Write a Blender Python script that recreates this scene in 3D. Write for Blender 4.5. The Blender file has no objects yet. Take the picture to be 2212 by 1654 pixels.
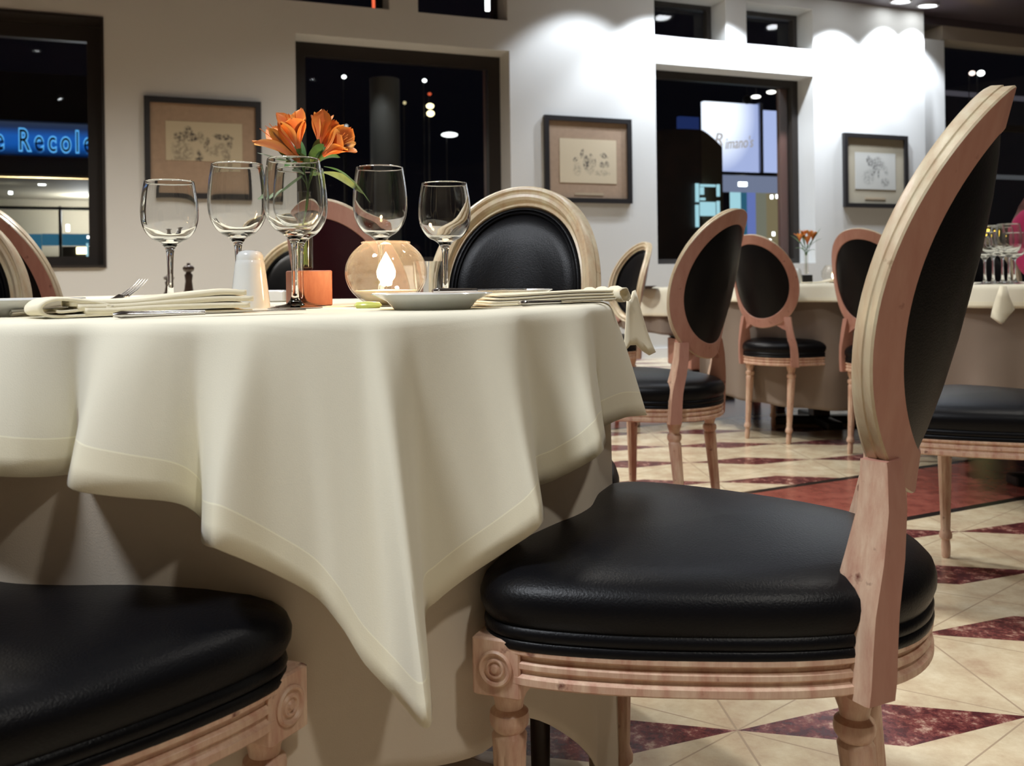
import bpy, math, random
from math import sin, cos, pi, radians as R, sqrt, atan2
from mathutils import Vector, Matrix
random.seed(7)
scn = bpy.context.scene
col = scn.collection

# ------------------------------------------------------------------ camera, world, exposure
F, HC, ROLL, H0 = 2000.0, 0.785, 0.013, 606.0          # focal length in px, eye height, roll, horizon row
cd = bpy.data.cameras.new('camera'); cam = bpy.data.objects.new('camera', cd); col.objects.link(cam)
cd.sensor_fit = 'HORIZONTAL'; cd.sensor_width = 36.0; cd.lens = 36.0 * F / 2212.0
cd.shift_y = -(827.0 - H0) / 2212.0
cd.clip_start = 0.02; cd.clip_end = 200
cam.location = (0, 0, HC)
cam.rotation_euler = (Matrix.Rotation(R(90), 4, 'X') @ Matrix.Rotation(-ROLL, 4, 'Z')).to_euler()
cd.dof.use_dof = True; cd.dof.focus_distance = 1.25; cd.dof.aperture_fstop = 9.0
scn.camera = cam
scn.view_settings.view_transform = 'Standard'; scn.view_settings.look = 'None'
scn.view_settings.gamma = 1.0; scn.view_settings.exposure = 0.0; scn.view_settings.use_curve_mapping = False
w = bpy.data.worlds.new('night_sky'); scn.world = w; w.use_nodes = True
w.node_tree.nodes['Background'].inputs[0].default_value = (0.10, 0.11, 0.20, 1)
w.node_tree.nodes['Background'].inputs[1].default_value = 0.012
scn.cycles.sample_clamp_indirect = 4.0
scn.cycles.max_bounces = 14; scn.cycles.transmission_bounces = 12; scn.cycles.transparent_max_bounces = 24

def at(px, py, Y):
    """world point seen at photo pixel (px,py) at depth Y"""
    a, b = px - 1106.0, py - H0
    v = (b + ROLL * a) / (1 + ROLL * ROLL); u = a - ROLL * v
    return Vector((u / F * Y, Y, HC - v / F * Y))
# main wall line: starts at P0, runs along WD; its outside is WN
WD = Vector((0.933, 0.36, 0)).normalized(); WN = Vector((-WD.y, WD.x, 0)); P0 = Vector((0, 8.61, 0))
DW = WN.dot(P0)
def onwall(px, py, t=0.0):
    d = at(px, py, 1.0) - Vector((0, 0, HC)); k = (DW + t) / (WN.x * d.x + WN.y * d.y)
    return Vector((d.x * k, d.y * k, HC + d.z * k))
def S(px, t=0.0, py=400):
    return (onwall(px, py, t) - P0).dot(WD)
def wp(s, t, z):
    return P0 + WD * s + WN * t + Vector((0, 0, z))

# ------------------------------------------------------------------ lights the room has, and added fill
def spot(name, loc, target, watts, color, angle=90, blend=0.6, radius=0.06):
    l = bpy.data.lights.new(name, 'SPOT'); l.energy = watts; l.color = color
    l.spot_size = R(angle); l.spot_blend = blend; l.shadow_soft_size = radius
    o = bpy.data.objects.new(name, l); col.objects.link(o); o.location = loc
    o.rotation_euler = (Vector(target) - Vector(loc)).to_track_quat('-Z', 'Y').to_euler()
    return o
WARM = (1.0, 0.86, 0.66); COOL = (0.80, 0.88, 1.0); NEUT = (1.0, 0.95, 0.86)
CEIL = 3.75
# ceiling downlights, all out of view: (x, y, watts, colour)
DOWN = [(1.3, -0.9, 40, NEUT), (1.7, 2.0, 15, NEUT), (-0.3, 2.9, 16, NEUT), (-2.6, 3.0, 26, WARM),  # the first is fill added behind the camera to soften contrast
        (2.9, 2.6, 14, NEUT), (0.9, 3.7, 15, COOL), (-1.4, 4.5, 80, (1, .98, .94)), (-3.4, 4.1, 80, (1, .97, .92)), (-0.5, 6.3, 38, (1, .97, .92)), (2.6, 6.2, 20, COOL)]  # the strongest pair is added to brighten the left wall
KEY = (-1.45, 0.0)
# wall washers close to the main wall: (s, dist from wall, watts, radius of the lamp)
WASH = [(0.75, 0.75, 85), (1.55, 0.55, 145), (2.3, 0.5, 180), (3.1, 0.5, 195), (3.75, 0.42, 195), (4.44, 0.24, 165), (4.84, 0.22, 150)]

# ------------------------------------------------------------------ helpers
class MB:
    def __init__(s): s.v = []; s.f = []; s.m = []; s.sm = []; s.att = []
    def add(s, vs, fs, m=0, sm=True):
        b = len(s.v); s.v += [tuple(x) for x in vs]
        for f in fs: s.f.append(tuple(b + i for i in f)); s.m.append(m); s.sm.append(sm)
        return b
    def box(s, c, d, m=0, rot=None, bev=0.0):
        x, y, z = d[0] / 2, d[1] / 2, d[2] / 2
        if bev <= 0:
            vs = [(i * x, j * y, k * z) for i in (-1, 1) for j in (-1, 1) for k in (-1, 1)]
            fs = [(0, 1, 3, 2), (4, 6, 7, 5), (0, 4, 5, 1), (2, 3, 7, 6), (0, 2, 6, 4), (1, 5, 7, 3)]
        else:
            vs = []
            rings = [(z, -bev), (z - bev, 0), (-z + bev, 0), (-z, -bev)]
            for zz, o in rings:
                for sx, sy in ((1, 1), (-1, 1), (-1, -1), (1, -1)):
                    X, Y = x + o, y + o
                    p = [(X - bev * .0, Y - bev), (X - bev, Y)]
                    if (sx, sy) in ((-1, 1), (1, -1)): p.reverse()
                    for a, b in p: vs.append((sx * a, sy * b, zz))
            fs = []
            for r in range(3):
                for i in range(8):
                    a, b = r * 8 + i, r * 8 + (i + 1) % 8
                    fs.append((a, a + 8, b + 8, b))
            fs.append(tuple(range(8))); fs.append(tuple(reversed(range(24, 32))))
        if rot is not None: vs = [rot @ Vector(v) for v in vs]
        vs = [(v[0] + c[0], v[1] + c[1], v[2] + c[2]) for v in vs]
        s.add(vs, fs, m, False)
    def lathe(s, prof, n=32, c=(0, 0, 0), m=0, cap=True, mod=None, rot=None):
        vs = []
        for r, z in prof:
            for i in range(n):
                a = 2 * pi * i / n; rr = r if mod is None else mod(r, z, a)
                vs.append(Vector((rr * cos(a), rr * sin(a), z)))
        fs = []
        for k in range(len(prof) - 1):
            for i in range(n):
                j = (i + 1) % n; fs.append((k * n + i, k * n + j, (k + 1) * n + j, (k + 1) * n + i))
        if cap:
            if prof[0][0] > 1e-5: fs.append(tuple(reversed(range(n))))
            if prof[-1][0] > 1e-5: fs.append(tuple(range((len(prof) - 1) * n, len(prof) * n)))
        if rot is not None: vs = [rot @ v for v in vs]
        s.add([(v.x + c[0], v.y + c[1], v.z + c[2]) for v in vs], fs, m, True)
    def grid(s, rows, m=0, closed_u=False, closed_v=False, sm=True):
        nr, nc = len(rows), len(rows[0]); vs = [p for r in rows for p in r]; fs = []
        for i in range(nr if closed_v else nr - 1):
            for j in range(nc if closed_u else nc - 1):
                a, b = i, (i + 1) % nr; c, d = j, (j + 1) % nc
                fs.append((a * nc + c, a * nc + d, b * nc + d, b * nc + c))
        return s.add(vs, fs, m, sm)
    def tube(s, pts, r, n=10, m=0, cap=True):
        pts = [Vector(p) for p in pts]; rows = []; up = Vector((0, 0, 1))
        for i, p in enumerate(pts):
            t = (pts[min(i + 1, len(pts) - 1)] - pts[max(i - 1, 0)]).normalized()
            if abs(t.dot(up)) > 0.95: up = Vector((1, 0, 0))
            a = t.cross(up).normalized(); b = a.cross(t).normalized(); up = b
            rr = r[i] if isinstance(r, (list, tuple)) else r
            rows.append([p + (a * cos(2 * pi * k / n) + b * sin(2 * pi * k / n)) * rr for k in range(n)])
        base = s.grid(rows, m, closed_u=True)
        if cap:
            s.f.append(tuple(base + k for k in range(n))); s.m.append(m); s.sm.append(True)
            s.f.append(tuple(base + (len(pts) - 1) * n + k for k in reversed(range(n)))); s.m.append(m); s.sm.append(True)
    def build(s, name, mats, parent=None, angle=40, loc=None):
        me = bpy.data.meshes.new(name); me.from_pydata(s.v, [], s.f); me.update()
        if not isinstance(mats, (list, tuple)): mats = [mats]
        for m in mats: me.materials.append(m)
        me.polygons.foreach_set('material_index', s.m); me.polygons.foreach_set('use_smooth', s.sm)
        import bmesh as _b
        bm = _b.new(); bm.from_mesh(me); _b.ops.recalc_face_normals(bm, faces=bm.faces); bm.to_mesh(me); bm.free()
        try: me.set_sharp_from_angle(angle=R(angle))
        except Exception: pass
        o = bpy.data.objects.new(name, me); col.objects.link(o)
        if parent is not None: o.parent = parent
        if loc is not None: o.location = loc
        return o
def tag(o, label=None, cat=None, group=None, kind=None):
    if label: o['label'] = label
    if cat: o['category'] = cat
    if group: o['group'] = group
    if kind: o['kind'] = kind
    return o
def struct(o): o['kind'] = 'structure'; return o
def empty(name, loc=(0, 0, 0), rz=0.0):
    o = bpy.data.objects.new(name, None); col.objects.link(o); o.location = loc; o.rotation_euler = (0, 0, rz)
    o.empty_display_size = 0.05; return o
def copy_tree(o, parent=None):
    c = o.copy(); col.objects.link(c)
    if parent is not None: c.parent = parent
    for ch in list(o.children): copy_tree(ch, c)
    return c
def catmull(pts, n=6, closed=False):
    out = []; N = len(pts); pts = [Vector(p) for p in pts]
    for i in range(N if closed else N - 1):
        if closed: p0, p1, p2, p3 = pts[(i - 1) % N], pts[i], pts[(i + 1) % N], pts[(i + 2) % N]
        else: p0, p1, p2, p3 = pts[max(i - 1, 0)], pts[i], pts[i + 1], pts[min(i + 2, N - 1)]
        for k in range(n):
            t = k / n
            out.append(0.5 * ((2 * p1) + (p2 - p0) * t + (2 * p0 - 5 * p1 + 4 * p2 - p3) * t * t + (3 * p1 - p0 - 3 * p2 + p3) * t ** 3))
    if not closed: out.append(pts[-1])
    return out
def lerp(a, b, t): return a + (b - a) * t
def sstep(t): t = max(0.0, min(1.0, t)); return t * t * (3 - 2 * t)

# ------------------------------------------------------------------ materials
def newmat(name):
    m = bpy.data.materials.new(name); m.use_nodes = True; nt = m.node_tree
    return m, nt, nt.nodes['Principled BSDF']
def pmat(name, color, rough=0.5, metal=0.0, var=0.0, scale=20.0, bump=0.0, bscale=200.0, spec=None, coat=0.0, trans=0.0, sheen=0.0, sss=0.0):
    m, nt, b = newmat(name); N = nt.nodes.new; L = nt.links.new
    b.inputs['Base Color'].default_value = (*color, 1); b.inputs['Roughness'].default_value = rough; b.inputs['Metallic'].default_value = metal
    if spec is not None: b.inputs['Specular IOR Level'].default_value = spec
    b.inputs['Coat Weight'].default_value = coat; b.inputs['Coat Roughness'].default_value = 0.15
    b.inputs['Transmission Weight'].default_value = trans; b.inputs['Sheen Weight'].default_value = sheen
    if sss: b.inputs['Subsurface Weight'].default_value = sss; b.inputs['Subsurface Radius'].default_value = (.02, .015, .01)
    tc = N('ShaderNodeTexCoord')
    if var > 0:
        n = N('ShaderNodeTexNoise'); n.inputs['Scale'].default_value = scale; n.inputs['Detail'].default_value = 4
        r = N('ShaderNodeValToRGB'); r.color_ramp.elements[0].position = .3; r.color_ramp.elements[1].position = .7
        r.color_ramp.elements[0].color = (*[c * (1 - var) for c in color], 1); r.color_ramp.elements[1].color = (*[min(1, c * (1 + var)) for c in color], 1)
        L(tc.outputs['Object'], n.inputs['Vector']); L(n.outputs['Fac'], r.inputs['Fac']); L(r.outputs['Color'], b.inputs['Base Color'])
    if bump > 0:
        n2 = N('ShaderNodeTexNoise'); n2.inputs['Scale'].default_value = bscale; n2.inputs['Detail'].default_value = 3
        bp = N('ShaderNodeBump'); bp.inputs['Strength'].default_value = bump; bp.inputs['Distance'].default_value = 0.002
        L(tc.outputs['Object'], n2.inputs['Vector']); L(n2.outputs['Fac'], bp.inputs['Height']); L(bp.outputs['Normal'], b.inputs['Normal'])
    return m
def wood(name, c1, c2, c3, rough=0.5, streak=14.0, wash=0.5, bump=0.25):
    """limed wood: base tone with long streaks of wash rubbed along the grain and dark nicks"""
    m, nt, b = newmat(name); N = nt.nodes.new; L = nt.links.new
    tc = N('ShaderNodeTexCoord'); mp = N('ShaderNodeMapping'); mp.inputs['Scale'].default_value = (streak, streak, streak * .22)
    L(tc.outputs['Object'], mp.inputs['Vector'])
    n1 = N('ShaderNodeTexNoise'); n1.inputs['Scale'].default_value = 4; n1.inputs['Detail'].default_value = 6; n1.inputs['Roughness'].default_value = .65
    L(mp.outputs['Vector'], n1.inputs['Vector'])
    r1 = N('ShaderNodeValToRGB'); r1.color_ramp.elements[0].position = .5 - wash * .3; r1.color_ramp.elements[1].position = .5 + .22
    r1.color_ramp.elements[0].color = (*c1, 1); r1.color_ramp.elements[1].color = (*c2, 1)
    L(n1.outputs['Fac'], r1.inputs['Fac'])
    n2 = N('ShaderNodeTexNoise'); n2.inputs['Scale'].default_value = 38; n2.inputs['Detail'].default_value = 5
    L(tc.outputs['Object'], n2.inputs['Vector'])
    r2 = N('ShaderNodeValToRGB'); r2.color_ramp.elements[0].position = .66; r2.color_ramp.elements[1].position = .74
    r2.color_ramp.elements[0].color = (0, 0, 0, 1); r2.color_ramp.elements[1].color = (1, 1, 1, 1)
    L(n2.outputs['Fac'], r2.inputs['Fac'])
    mx = N('ShaderNodeMix'); mx.data_type = 'RGBA'
    L(r2.outputs['Color'], mx.inputs['Factor']); L(r1.outputs['Color'], mx.inputs['A']); mx.inputs['B'].default_value = (*c3, 1)
    L(mx.outputs['Result'], b.inputs['Base Color']); b.inputs['Roughness'].default_value = rough
    bp = N('ShaderNodeBump'); bp.inputs['Strength'].default_value = bump; bp.inputs['Distance'].default_value = .002
    L(n1.outputs['Fac'], bp.inputs['Height']); L(bp.outputs['Normal'], b.inputs['Normal'])
    return m
def emis(name, color, strength):
    m = bpy.data.materials.new(name); m.use_nodes = True; nt = m.node_tree; nt.nodes.clear()
    e = nt.nodes.new('ShaderNodeEmission'); e.inputs[0].default_value = (*color, 1); e.inputs[1].default_value = strength
    o = nt.nodes.new('ShaderNodeOutputMaterial'); nt.links.new(e.outputs[0], o.inputs[0]); return m
def thin_glass(name, tint=(1, 1, 1), refl=1.0, rough=0.0, haze=0.0):
    m = bpy.data.materials.new(name); m.use_nodes = True; nt = m.node_tree; nt.nodes.clear(); N = nt.nodes.new; L = nt.links.new
    t = N('ShaderNodeBsdfTransparent'); t.inputs[0].default_value = (*tint, 1)
    g = N('ShaderNodeBsdfGlossy'); g.inputs['Roughness'].default_value = rough
    f = N('ShaderNodeLayerWeight'); f.inputs['Blend'].default_value = .5
    p = N('ShaderNodeMath'); p.operation = 'POWER'; p.inputs[1].default_value = 4.0
    mu = N('ShaderNodeMath'); mu.operation = 'MULTIPLY_ADD'; mu.inputs[1].default_value = .85 * refl; mu.inputs[2].default_value = .05 * refl; mu.use_clamp = True
    mx = N('ShaderNodeMixShader'); o = N('ShaderNodeOutputMaterial')
    L(f.outputs['Facing'], p.inputs[0]); L(p.outputs[0], mu.inputs[0]); L(mu.outputs[0], mx.inputs[0]); L(t.outputs[0], mx.inputs[1]); L(g.outputs[0], mx.inputs[2])
    if haze:
        tr = N('ShaderNodeBsdfTranslucent'); tr.inputs[0].default_value = (1, .97, .93, 1); m2 = N('ShaderNodeMixShader'); m2.inputs[0].default_value = haze
        L(mx.outputs[0], m2.inputs[1]); L(tr.outputs[0], m2.inputs[2]); L(m2.outputs[0], o.inputs[0])
    else: L(mx.outputs[0], o.inputs[0])
    return m
def glass(name, color=(1, 1, 1), ior=1.48):
    m = bpy.data.materials.new(name); m.use_nodes = True; nt = m.node_tree; nt.nodes.clear()
    g = nt.nodes.new('ShaderNodeBsdfGlass'); g.inputs['IOR'].default_value = ior; g.inputs['Color'].default_value = (*color, 1)
    g.inputs['Roughness'].default_value = 0.0
    o = nt.nodes.new('ShaderNodeOutputMaterial'); nt.links.new(g.outputs[0], o.inputs[0]); return m

M = {}
M['wall'] = pmat('painted_plaster', (0.66, 0.65, 0.61), 0.85, bump=.15, bscale=60)
M['reveal'] = pmat('reveal_plaster', (0.62, 0.60, 0.55), 0.85)
M['ceil'] = pmat('dark_ceiling_lacquer', (0.085, 0.065, 0.075), 0.28, var=.1, scale=2)
M['room'] = pmat('room_plaster', (0.50, 0.45, 0.38), 0.9)
M['darkframe'] = pmat('dark_bronze_frame', (0.022, 0.017, 0.014), 0.45, spec=.4)
M['brownframe'] = pmat('brown_window_wood', (0.16, 0.075, 0.055), 0.4)
M['pane'] = thin_glass('window_pane_glass', (.93, .95, .97), 1.0)
M['cloth'] = pmat('ivory_tablecloth_linen', (0.80, 0.76, 0.61), 0.9, bump=.12, bscale=900, sheen=.2)
M['hem'] = pmat('ivory_cloth_double_hem', (0.80, 0.745, 0.565), 0.9, bump=.12, bscale=900, sheen=.2)
M['stitch'] = pmat('hem_stitching', (0.92, 0.88, 0.68), 0.8)
M['under'] = pmat('cream_under_cloth', (0.66, 0.58, 0.47), 0.92, bump=.12, bscale=700)
M['under_shaded'] = pmat('shade_darkened_under_cloth', (0.25, 0.20, 0.16), 0.92)  # shade on the far tables' under-cloths put into a darker cloth colour
M['napkin'] = pmat('cream_napkin', (0.86, 0.79, 0.60), 0.9, bump=.12, bscale=700, sheen=.2)
M['leather'] = pmat('black_leather', (0.004, 0.004, 0.005), 0.36, bump=.2, bscale=420, spec=.16)
M['leather_front'] = pmat('black_leather_front', (0.005, 0.006, 0.007), 0.45, bump=.2, bscale=420, spec=.3)
M['maroon'] = pmat('maroon_leather', (0.022, 0.001, 0.004), 0.5, bump=.2, bscale=420, spec=.2)
M['limed'] = wood('limed_wood', (0.52, 0.285, 0.20), (0.76, 0.58, 0.42), (0.14, 0.035, 0.025), .42, 14, .5)
M['limed_pale'] = wood('pale_limed_moulding', (0.50, 0.33, 0.20), (0.66, 0.60, 0.42), (0.24, 0.14, 0.07), .36, 14, .9)
M['bare'] = wood('bare_back_wood', (0.43, 0.205, 0.155), (0.50, 0.27, 0.205), (0.27, 0.11, 0.085), .55, 10, .5, .15)
M['glass'] = glass('crystal_glass', (.985, .99, .99))
M['bowl'] = thin_glass('thin_bowl_glass', (1, .99, .97), .8)
M['candlebowl'] = thin_glass('candle_bowl_glass', (1, .985, .96), .9, 0.0, .022)
M['porcelain'] = pmat('white_porcelain', (0.72, 0.73, 0.71), 0.12, coat=.5)
M['steel'] = pmat('polished_cutlery', (0.62, 0.60, 0.58), 0.14, metal=1.0)
M['block'] = wood('red_brown_block_wood', (0.30, 0.085, 0.04), (0.42, 0.15, 0.075), (0.16, 0.04, 0.02), .45, 20, .5, .1)
M['dark'] = pmat('dark_table_wood', (0.035, 0.018, 0.012), 0.4, var=.2)
M['black'] = pmat('black_metal', (0.01, 0.01, 0.01), 0.4)
M['stem'] = pmat('green_stem', (0.09, 0.20, 0.045), 0.5, var=.2, scale=40)
M['leaf'] = pmat('green_leaf', (0.065, 0.19, 0.05), 0.42, var=.35, scale=60)
M['leaf_pale'] = pmat('pale_leaf_underside', (0.20, 0.30, 0.11), 0.5, var=.25, scale=60)
M['wax'] = pmat('candle_wax', (0.85, 0.78, 0.62), 0.4, sss=.3)
M['flame'] = emis('candle_flame', (1.0, 0.80, 0.45), 34.0)
M['bulb'] = emis('lamp_bulb', (0.92, 0.96, 1.0), 22.0)
M['trim_white'] = pmat('lamp_trim', (0.6, 0.6, 0.6), 0.3)
M['skirt'] = pmat('salmon_bench_panel', (0.50, 0.24, 0.17), 0.6)
M['magenta'] = pmat('magenta_knit', (0.36, 0.012, 0.075), 0.9, bump=.4, bscale=90)
M['hair'] = pmat('auburn_hair', (0.12, 0.035, 0.025), 0.5, var=.4, scale=30, bump=.5, bscale=60)
M['skin'] = pmat('skin', (0.55, 0.33, 0.24), 0.5, sss=.15)
M['mat_tan'] = pmat('tan_picture_mat', (0.36, 0.25, 0.165), 0.85, var=.06, scale=30)
M['pic_frame'] = pmat('black_picture_frame', (0.02, 0.018, 0.018), 0.4)
def petal_mat():
    m, nt, b = newmat('orange_petal'); N = nt.nodes.new; L = nt.links.new
    a = N('ShaderNodeAttribute'); a.attribute_name = 'Col'
    L(a.outputs['Color'], b.inputs['Base Color']); b.inputs['Roughness'].default_value = .5
    b.inputs['Subsurface Weight'].default_value = .15; b.inputs['Subsurface Radius'].default_value = (.01, .004, .002); return m
M['petal'] = petal_mat()

def floor_mat():
    m, nt, b = newmat('inlaid_marble_floor'); N = nt.nodes.new; L = nt.links.new
    def math_(op, a, b_=None, c=None):
        n = N('ShaderNodeMath'); n.operation = op
        for i, v in enumerate((a, b_, c)):
            if v is None: continue
            if isinstance(v, (int, float)): n.inputs[i].default_value = v
            else: L(v, n.inputs[i])
        return n.outputs[0]
    tc = N('ShaderNodeTexCoord')
    def rotated(beta, ox, oy):
        mp = N('ShaderNodeMapping'); mp.vector_type = 'TEXTURE'; mp.inputs['Location'].default_value = (ox, oy, 0); mp.inputs['Rotation'].default_value = (0, 0, beta)
        L(tc.outputs['Object'], mp.inputs['Vector']); sx = N('ShaderNodeSeparateXYZ'); L(mp.outputs[0], sx.inputs[0]); return sx.outputs[0], sx.outputs[1]
    u, v = rotated(R(4), 0.645, 1.625)
    # lattice of rhombi: long axis .53 along u, rows .385 apart
    pu, pv = 0.53, 0.385
    fu = math_('ABSOLUTE', math_('SUBTRACT', math_('FRACT', math_('ADD', math_('DIVIDE', u, pu), 0.5)), 0.5))
    fv = math_('ABSOLUTE', math_('SUBTRACT', math_('FRACT', math_('ADD', math_('DIVIDE', v, pv), 0.5)), 0.5))
    rh = math_('LESS_THAN', math_('ADD', math_('MULTIPLY', fu, 2.0), math_('MULTIPLY', fv, pv / 0.082)), 1.0)
    # fine joints joining the rhombus tips
    j1 = math_('LESS_THAN', math_('ABSOLUTE', math_('SUBTRACT', fu, 0.5)), .004)
    j2 = math_('LESS_THAN', math_('ABSOLUTE', math_('SUBTRACT', math_('MULTIPLY', fu, 1.0), math_('SUBTRACT', 0.5, fv))), .005)
    joint = math_('MAXIMUM', j1, j2)
    # wide red band with black borders
    bu, bv = rotated(atan2(.267, .536), 0.828, 3.35)
    red = math_('MULTIPLY', math_('LESS_THAN', bv, 0.0), math_('GREATER_THAN', bv, -0.50))
    bl = math_('MULTIPLY', math_('LESS_THAN', bv, 0.035), math_('GREATER_THAN', bv, -0.535))
    bu2, bv2 = rotated(atan2(.267, .536), 0.828, 5.65)
    red2 = math_('MULTIPLY', math_('LESS_THAN', bv2, 0.0), math_('GREATER_THAN', bv2, -0.55))
    bl2 = math_('MULTIPLY', math_('LESS_THAN', bv2, 0.04), math_('GREATER_THAN', bv2, -0.59))
    red = math_('MAXIMUM', red, red2); bl = math_('MAXIMUM', bl, bl2)
    def noise(sc, det, c0, c1, p0=.35, p1=.65, c2=None, p2=.5, rough=.6):
        n = N('ShaderNodeTexNoise'); n.inputs['Scale'].default_value = sc; n.inputs['Detail'].default_value = det; n.inputs['Roughness'].default_value = rough
        L(tc.outputs['Object'], n.inputs['Vector']); r = N('ShaderNodeValToRGB'); e = r.color_ramp.elements
        e[0].position = p0; e[0].color = (*c0, 1); e[1].position = p1; e[1].color = (*c1, 1)
        if c2: k = e.new(p2); k.color = (*c2, 1)
        L(n.outputs['Fac'], r.inputs['Fac']); return r.outputs['Color']
    cream = noise(9, 9, (0.50, 0.36, 0.24), (0.78, 0.69, 0.50), .32, .68, (0.64, 0.53, 0.36), .5, .7)
    dred = noise(26, 9, (0.075, 0.018, 0.022), (0.60, 0.42, 0.32), .44, .66, (0.20, 0.055, 0.05), .54, .75)
    redm = noise(14, 6, (0.20, 0.045, 0.035), (0.36, 0.11, 0.08), .3, .7)
    def mix(f, a, b_):
        x = N('ShaderNodeMix'); x.data_type = 'RGBA'; L(f, x.inputs['Factor'])
        for k, val in (('A', a), ('B', b_)):
            if isinstance(val, tuple): x.inputs[k].default_value = val
            else: L(val, x.inputs[k])
        return x.outputs['Result']
    c = mix(joint, cream, (0.42, 0.32, 0.22, 1)); c = mix(rh, c, dred); c = mix(bl, c, (0.012, 0.011, 0.011, 1)); c = mix(red, c, redm)
    L(c, b.inputs['Base Color']); b.inputs['Roughness'].default_value = 0.22; b.inputs['Specular IOR Level'].default_value = .5
    return m
M['floor'] = floor_mat()

# ------------------------------------------------------------------ room shell
ZS, ZT, UB, UT = 0.93, 2.92, 3.20, 3.63       # sill, window head, clerestory sill and head
T_REC = 0.30
s_left, s_right = S(-900), S(2000)
win_main = [(S(-260), S(228)), (S(642), S(1104)), (S(1419), S(1760))]
win_up = [(S(30), S(215)), (S(640 - 40), S(846)), (S(908), S(1101)), (S(1418), S(1572)), (S(1617), S(1760))]
def wall_quads(mb, s0, s1, z0, z1, t0=0.0, t1=0.35):
    vs = [wp(s, t, z) for s in (s0, s1) for t in (t0, t1) for z in (z0, z1)]
    mb.add(vs, [(0, 1, 3, 2), (4, 6, 7, 5), (0, 4, 5, 1), (2, 3, 7, 6), (0, 2, 6, 4), (1, 5, 7, 3)], 0, False)
mb = MB()
def band(z0, z1, holes):
    x = s_left
    for a, b in holes: wall_quads(mb, x, a, z0, z1); x = b
    wall_quads(mb, x, s_right, z0, z1)
band(0, ZS, []); band(ZS, ZT, win_main); band(ZT, UB, []); band(UB, UT, win_up); band(UT, CEIL + .02, [])
struct(mb.build('wall_back', M['wall']))
# floor, ceiling, remaining walls
FX0, FX1, FY0 = -7.2, 9.0, -3.2
mb = MB(); mb.add([(FX0, FY0, 0), (FX1, FY0, 0), (FX1, 13, 0), (FX0, 13, 0)], [(0, 1, 2, 3)], 0, False)
fl = mb.build('floor', M['floor']); struct(fl)
mb = MB(); a = wp(s_left - 2, 0.02, CEIL); b_ = wp(S(2600), 0.35, CEIL)
mb.add([(FX0, FY0, CEIL), (FX1, FY0, CEIL), (FX1, b_.y + 1.4, CEIL), tuple(b_), tuple(a), (FX0, a.y, CEIL)], [(0, 1, 2, 3, 4, 5)], 0, False)
struct(mb.build('ceiling', M['ceil']))
mb = MB(); mb.add([(FX0, FY0, 0), (FX1, FY0, 0), (FX1, FY0, CEIL), (FX0, FY0, CEIL)], [(0, 1, 2, 3)], 0, False); struct(mb.build('wall_front', M['room']))
mb = MB(); mb.add([(FX0, FY0, 0), (FX0, a.y, 0), (FX0, a.y, CEIL), (FX0, FY0, CEIL)], [(0, 1, 2, 3)], 0, False); struct(mb.build('wall_left', M['room']))
mb = MB(); mb.add([(FX1, FY0, 0), (FX1, 12.9, 0), (FX1, 12.9, CEIL), (FX1, FY0, CEIL)], [(0, 1, 2, 3)], 0, False); struct(mb.build('wall_right', M['room']))
# baseboard along the wall
mb = MB(); wall_quads(mb, s_left, s_right, 0, 0.10, -0.02, -0.001); struct(mb.build('baseboard_back', pmat('white_baseboard', (.8, .8, .78), .4)))
# a low marble step in front of the wall
# pilaster return at the right end, and the glass wall past it
mb = MB(); wall_quads(mb, s_right + .001, S(2014, .3), 0, 3.48, 0.10, 0.40); struct(mb.build('trim_1', M['wall']))
gl0, gl1 = S(2014, .3), S(2700, .3)
mb = MB(); wall_quads(mb, gl0, gl1, 3.50, 3.66, 0.12, 0.40); struct(mb.build('trim_2', pmat('pale_beam', (.45, .38, .30), .6)))
mb = MB(); wall_quads(mb, s_right + .001, gl1, 3.66, CEIL + .02, 0.12, 0.40); struct(mb.build('trim_3', M['ceil']))
mb = MB(); mb.add([wp(gl0, .3, 0), wp(gl1, .3, 0), wp(gl1, .3, 3.5), wp(gl0, .3, 3.5)], [(0, 1, 2, 3)], 0, False)
g = mb.build('window_9', M['pane']); struct(g)
mb = MB(); wall_quads(mb, gl0, gl1, 2.52, 2.60, 0.28, 0.33); wall_quads(mb, gl0, gl0 + .05, 0, 3.5, .27, .34); mb.build('window_frame', M['darkframe'], g)
# windows
def window(n, s0, s1, z0, z1, frame_w=0.09, mull=None):
    r = empty('window_%d' % n); struct(r)
    mb = MB(); t0, t1 = T_REC - .04, T_REC + .04
    wall_quads(mb, s0, s0 + frame_w, z0, z1, t0, t1); wall_quads(mb, s1 - frame_w, s1, z0, z1, t0, t1)
    wall_quads(mb, s0 + frame_w, s1 - frame_w, z1 - frame_w, z1, t0, t1); wall_quads(mb, s0 + frame_w, s1 - frame_w, z0, z0 + frame_w * .7, t0, t1)
    if mull:
        for sm in mull: wall_quads(mb, sm - .09, sm + .09, z0, z1, t0 + .01, t1 + .05)
    mb.build('window_frame', [M['darkframe']], r)
    mb = MB(); mb.add([wp(s0 + .01, T_REC, z0 + .01), wp(s1 - .01, T_REC, z0 + .01), wp(s1 - .01, T_REC, z1 - .01), wp(s0 + .01, T_REC, z1 - .01)], [(0, 1, 2, 3)], 0, False)
    mb.build('window_pane', M['pane'], r)
    return r
w1 = window(1, *win_main[0], ZS, ZT, .14); w2 = window(2, *win_main[1], ZS, ZT, .12); w3 = window(3, *win_main[2], ZS, ZT, .08)
for i, wd_ in enumerate(win_up): window(4 + i, *wd_, UB, UT, .05)
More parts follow.
